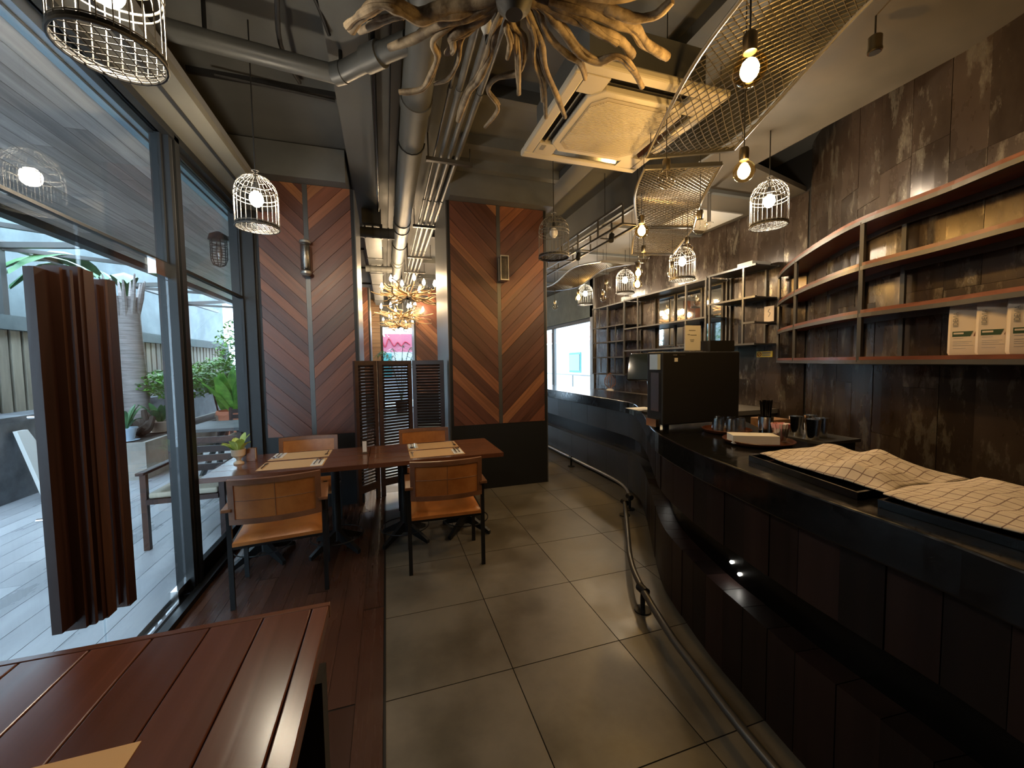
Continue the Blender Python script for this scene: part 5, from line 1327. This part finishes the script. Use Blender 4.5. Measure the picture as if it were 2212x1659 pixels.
dr = thing('driftwood_lump', 'dark gnarled driftwood lump between the pots on the planter', 'driftwood', (-3.42, 7.05, 0.5))
rnd = random.Random(8)
for k in range(9):
    a = rnd.uniform(0, 6.28); pts = [(-3.42, 7.05, 0.57)]
    for t in (0.5, 1.0): pts.append((-3.42+math.cos(a+t)*0.17*t, 7.05+math.sin(a+t)*0.17*t, 0.57+rnd.uniform(0.02, 0.30)*t))
    P = crom(pts, 5); MB().tube(P, [0.07*(1-0.6*i/len(P)) for i in range(len(P))], 8).build('limb', 'bark_dark', dr, True)
def shrub(name, label, c, rad, n, size, mat, seed, stem=True, group=None, base=None):
    base = c[2]-rad[2]-0.35 if base is None else base
    s = thing(name, label, 'shrub', (c[0], c[1], base), group)
    rnd = random.Random(seed); mb = MB()
    for k in range(n):
        while True:
            p = Vector((rnd.uniform(-1, 1), rnd.uniform(-1, 1), rnd.uniform(-1, 1)))
            if 0.35 < p.length < 1: break
        q = Vector((c[0]+p.x*rad[0], c[1]+p.y*rad[1], c[2]+p.z*rad[2]))
        d = Vector((rnd.uniform(-1, 1), rnd.uniform(-1, 1), rnd.uniform(-0.5, 0.3))).normalized(); u = d.cross(Vector((rnd.uniform(-0.4, 0.4), rnd.uniform(-0.4, 0.4), 1))).normalized()
        L = size*rnd.uniform(0.7, 1.3)
        mb.quad(q-d*L, q+u*L*0.42, q+d*L, q-u*L*0.42)
    f = mb.build('foliage', mat, s); f['kind'] = 'stuff'
    if stem:
        for k in range(6):
            a = rnd.uniform(0, 6.28)
            MB().tube([(c[0]+0.05*math.cos(a), c[1]+0.05*math.sin(a), base), (c[0]+rad[0]*0.35*math.cos(a), c[1]+rad[1]*0.35*math.sin(a), c[2])], 0.014, 6).build('stem', 'bark_dark', s)
    return s
shrub('garden_shrub', 'bright green spreading shrub on the concrete planter', (-3.42, 8.35, 1.22), (0.62, 0.75, 0.28), 2600, 0.045, 'leaf_green', 21, base=0.5)
shrub('garden_shrub', 'light green shrub further along the planter', (-3.35, 9.8, 1.35), (0.5, 0.7, 0.35), 1800, 0.05, 'leaf_green', 22, base=0.5)
shrub('climbing_plant', 'loose climbing plant hanging over the far fence', (-3.1, 11.5, 1.95), (0.9, 0.8, 0.9), 2600, 0.06, 'leaf_green', 23, base=-0.03)
shrub('garden_shrub', 'dark low shrub behind the terracotta planter', (-2.7, 9.8, 0.75), (0.5, 0.5, 0.5), 1200, 0.05, 'leaf_dark', 24, False)
shrub('climbing_plant', 'green climber beyond the end of the terrace', (-2.4, 13.2, 1.65), (1.0, 0.8, 1.2), 2600, 0.07, 'leaf_green', 25, base=-0.03)
pt = thing('palm_trunk', 'grey ringed palm trunk rising beside the low garden wall', 'tree', (-3.86, 7.9, 0))
MB().tube([(-3.86, 7.9, 0), (-3.86, 7.92, 1.0), (-3.89, 7.9, 2.0), (-3.92, 7.9, 2.62)], [0.17, 0.165, 0.155, 0.165], 18).build('trunk', 'bark_palm', pt, True)
rnd = random.Random(3)
for k in range(11):
    a = 2*math.pi*k/11; MB().tube([(-3.92+0.13*math.cos(a), 7.9+0.13*math.sin(a), 2.30), (-3.92+0.2*math.cos(a), 7.9+0.2*math.sin(a), 2.62), (-3.92+0.25*math.cos(a), 7.9+0.25*math.sin(a), 2.88+rnd.uniform(-0.05, 0.1))], [0.035, 0.03, 0.012], 6).build('leaf_sheath', 'bark_palm', pt, True)
    L = 1.05; rows = []
    for i in range(8):
        s = i/7; r = 0.3+L*s; z = 2.95+0.9*s-1.1*s*s; w_ = 0.18*math.sin(math.pi*min(0.97, s+0.06)); ca, sa = math.cos(a+0.3), math.sin(a+0.3)
        rows.append([(-3.92+r*ca-w_*sa, 7.9+r*sa+w_*ca, z-0.06), (-3.92+r*ca, 7.9+r*sa, z), (-3.92+r*ca+w_*sa, 7.9+r*sa-w_*ca, z-0.06)])
    if not (math.cos(a+0.3) > 0.1): MB().grid(rows).build('frond', 'leaf_dark', pt, True)
fe = thing('slat_fence', 'vertical pale board fence standing on the low garden wall', 'fence', (-4.5, 8, 0.96))
fb_ = boxmesh('fence_board', (0.03, 0.135, 1.04), 'fence_wood')
y = -1.0
while y < 13.6: linked('fence_board', fb_, None, fe, (-4.52, y, 1.48)); y += 0.185
MB().box((-4.585, -1.2, 0.97), (-4.56, 13.8, 2.0)).build('backing', 'black_matt', fe)
MB().box((-4.66, -1.2, 2.0), (-4.44, 13.8, 2.18)).build('top_beam', 'concrete', fe)
MB().box((-4.60, 13.55, 0.965), (-4.44, 13.8, 2.0)).build('end_post', 'concrete', fe)
pg = thing('steel_pergola', 'dark steel frame rising from the fence to the terrace roof', 'frame', (-4.2, 7, 2.18))
for y in (3.2, 5.2, 6.7, 9.3, 11.6):
    MB().box((-4.60, y-0.04, 2.18), (-4.52, y+0.04, 3.05)).build('post', 'strip_blue' if False else 'frame_grey', pg)
    MB().bar((-4.56, y, 3.05), (-3.54, y, 3.12), 0.07).build('rafter', 'frame_grey', pg)
    MB().bar((-4.56, y, 3.02), (-3.54, y+0.9, 3.08), 0.05).build('brace', 'frame_grey', pg)
MB().box((-4.60, 2.0, 3.05), (-4.52, 13.5, 3.12)).build('plate', 'frame_grey', pg)
def terrace_chair(x, y, rz, label):
    c = thing('terrace_chair', label, 'chair', (0, 0, 0), 'wooden terrace chairs')
    for sx in (-0.27, 0.27):
        MB().box((sx-0.02, -0.02, 0), (sx+0.02, 0.02, 0.86)).build('leg', 'handle_wood', c); MB().box((sx-0.02, 0.46, 0), (sx+0.02, 0.50, 0.63)).build('leg', 'handle_wood', c)
        MB().box((sx-0.03, -0.02, 0.63), (sx+0.03, 0.54, 0.655)).build('armrest', 'handle_wood', c, False, 0.006)
        MB().box((sx-0.015, 0.02, 0.38), (sx+0.015, 0.46, 0.43)).build('side_rail', 'handle_wood', c)
    MB().box((-0.25, 0.0, 0.385), (0.25, 0.52, 0.425)).build('seat_board', 'handle_wood', c); MB().box((-0.24, 0.03, 0.427), (0.24, 0.50, 0.475)).build('cushion', 'ac_grille', c, False, 0.015)
    for k in range(4): MB().box((-0.25, -0.012, 0.52+0.085*k), (0.25, 0.012, 0.58+0.085*k)).build('back_slat', 'handle_wood', c)
    c.location = (x, y, 0); c.rotation_euler[2] = rz
terrace_chair(-1.64, 4.42, math.pi, 'dark wooden terrace chair with pale cushion close to the glass')
terrace_chair(-2.05, 7.15, math.pi, 'dark wooden terrace chair on the planter side of the terrace table')
tt = thing('terrace_table', 'grey topped terrace table in front of the terracotta planter', 'table', (-1.95, 6.05, 0))
MB().box((-2.38, 5.62, 0.71), (-1.50, 6.42, 0.75)).build('table_top', 'pipe_paint', tt, False, 0.004)
for sx in (-1, 1):
    for sy in (-1, 1): MB().bar((-1.94+sx*0.32, 6.02+sy*0.3, 0.0), (-1.94+sx*0.08, 6.02+sy*0.06, 0.71), 0.045).build('leg', 'frame_grey', tt)
bl = thing('terrace_sconce', 'caged black lantern on the terrace side of the corner post', 'lamp', (-1.42, 4.5, 2.45))
MB().lathe([(0.02, 0.36), (0.07, 0.33), (0.085, 0.28), (0.06, 0.275)], (-1.48, 4.48, 2.42), 16).build('hood', 'black_steel', bl, True); MB().bar((-1.48, 4.48, 2.73), (-1.38, 4.5, 2.73), 0.03).build('bracket', 'black_steel', bl)
for z in (0.06, 0.11, 0.16, 0.21, 0.255): MB().ring((-1.48, 4.48, 2.42+z), 0.068 if z > 0.08 else 0.05, 0.004, 18, 5).build('hoop', 'black_steel', bl)
for k in range(6):
    a = math.pi*k/3; MB().tube([(-1.48+r*math.cos(a), 4.48+r*math.sin(a), 2.42+z) for r, z in ((0.068, 0.28), (0.068, 0.1), (0.05, 0.05), (0.0, 0.03))], 0.004, 5).build('bar', 'black_steel', bl)
MB().lathe([(0.018, 0.10), (0.03, 0.15), (0.02, 0.26)], (-1.48, 4.48, 2.42), 12).build('bulb', 'frosted_glass', bl, True)
# ------------------------------------------------------------------ beyond the end window and the far side windows
ps_ = thing('pink_sign', 'pink and white shop banner seen through the end window', 'sign', (0.5, 17, 0.0))
MB().box((-1.4, 17.0, 2.0), (2.6, 17.08, 2.75)).build('banner', 'pink_print', ps_); MB().box((-1.4, 17.0, 0.0), (2.6, 17.08, 2.0)).build('lower_panel', 'banner_white', ps_)
MB().box((-0.6, 16.97, 1.0), (0.25, 16.999, 1.95)).build('teal_panel', 'teal_paint', ps_)
MB().tube(crom([(-0.3, 16.98, 2.2), (-0.15, 16.98, 2.55), (0.0, 16.98, 2.2), (0.15, 16.98, 2.55), (0.35, 16.98, 2.25), (0.5, 16.98, 2.4), (0.65, 16.98, 2.25), (0.8, 16.98, 2.42), (1.0, 16.98, 2.3)], 6), 0.022, 6).build('script_lettering', 'red_print', ps_)
pm = thing('indoor_palm', 'slender potted palm in front of the end window', 'plant', (0.45, 12.9, 0))
MB().lathe([(0.16, 0), (0.2, 0.35), (0.18, 0.35), (0.15, 0.3)], (0.45, 12.9, 0), 20, False).build('pot', 'black_steel', pm, True)
rnd = random.Random(12)
for k in range(9):
    a = 2*math.pi*k/9; L = rnd.uniform(0.5, 0.8); hh = rnd.uniform(1.4, 2.1)
    sp_ = [(0.45+L*t*math.cos(a), 12.9+L*t*math.sin(a), 0.3+hh*(1-(1-t)**2)-0.35*t**3) for t in [i/10 for i in range(11)]]
    st_ = MB().tube(sp_, 0.009, 5).build('frond_stem', 'leaf_dark', pm)
    mb = MB()
    for i in range(4, 11):
        for sd in (-1, 1):
            p = Vector(sp_[i]); q = p + Vector((0.1*math.cos(a)+sd*0.22*math.sin(a)*-1, 0.1*math.sin(a)+sd*0.22*math.cos(a), -0.10)); u = Vector((math.cos(a), math.sin(a), 0))*0.018
            mb.quad(p-u, p+u, q+u*0.3, q-u*0.3)
    mb.build('leaflets', 'leaf_dark', st_)
hs = thing('white_house', 'white walled house with red roof beyond the far side windows', 'building', (11, 12, 0))
MB().box((10.0, 7.0, 0.0), (10.3, 26, 2.6)).build('wall', 'white_paint', hs); MB().hexa([(9.2, 7, 2.6), (10.4, 7, 3.3), (10.4, 26, 3.3), (9.2, 26, 2.6), (9.2, 7, 2.7), (10.4, 7, 3.4), (10.4, 26, 3.4), (9.2, 26, 2.7)]).build('roof', 'roof_tile', hs)
for y in (12.0, 15.5, 19.0):
    w_ = MB().box((9.96, y, 0.9), (9.999, y+1.4, 2.0)).build('window', 'teal_paint', hs); MB().box((9.94, y+0.1, 1.0), (9.959, y+1.3, 1.9)).build('pane', 'screen_dark', w_)
rl = thing('terrace_railing', 'dark railing outside the far side windows', 'railing', (6.5, 12, 0))
for z in (0.5, 1.0): MB().box((6.48, 7.0, z), (6.52, 22, z+0.04)).build('rail', 'frame_grey', rl)
for k in range(11): MB().box((6.48, 7.0+1.5*k, 0), (6.52, 7.04+1.5*k, 1.0)).build('post', 'frame_grey', rl)
smesh(MB().box((4.4, 2, -0.12), (14, 26, -0.03)).build('floor', 'terrace_tile'), 'pale paving beyond the far side windows')
smesh(MB().box((-1.3, 14.2, -0.12), (4.4, 24, -0.03)).build('floor', 'terrace_tile'), 'pale paving beyond the end window')
ab = thing('leaning_board', 'white board leaning against the low garden wall', 'board', (-3.95, 6.0, 0))
MB().hexa([(-3.74, 5.80, 0), (-3.70, 5.80, 0), (-3.70, 6.20, 0), (-3.74, 6.20, 0), (-4.04, 5.93, 0.80), (-4.00, 5.93, 0.80), (-4.00, 6.07, 0.80), (-4.04, 6.07, 0.80)]).build('panel', 'white_paint', ab)
MB().box((-3.76, 5.80, 0), (-3.745, 6.2, 0.02)).build('foot', 'frame_grey', ab)
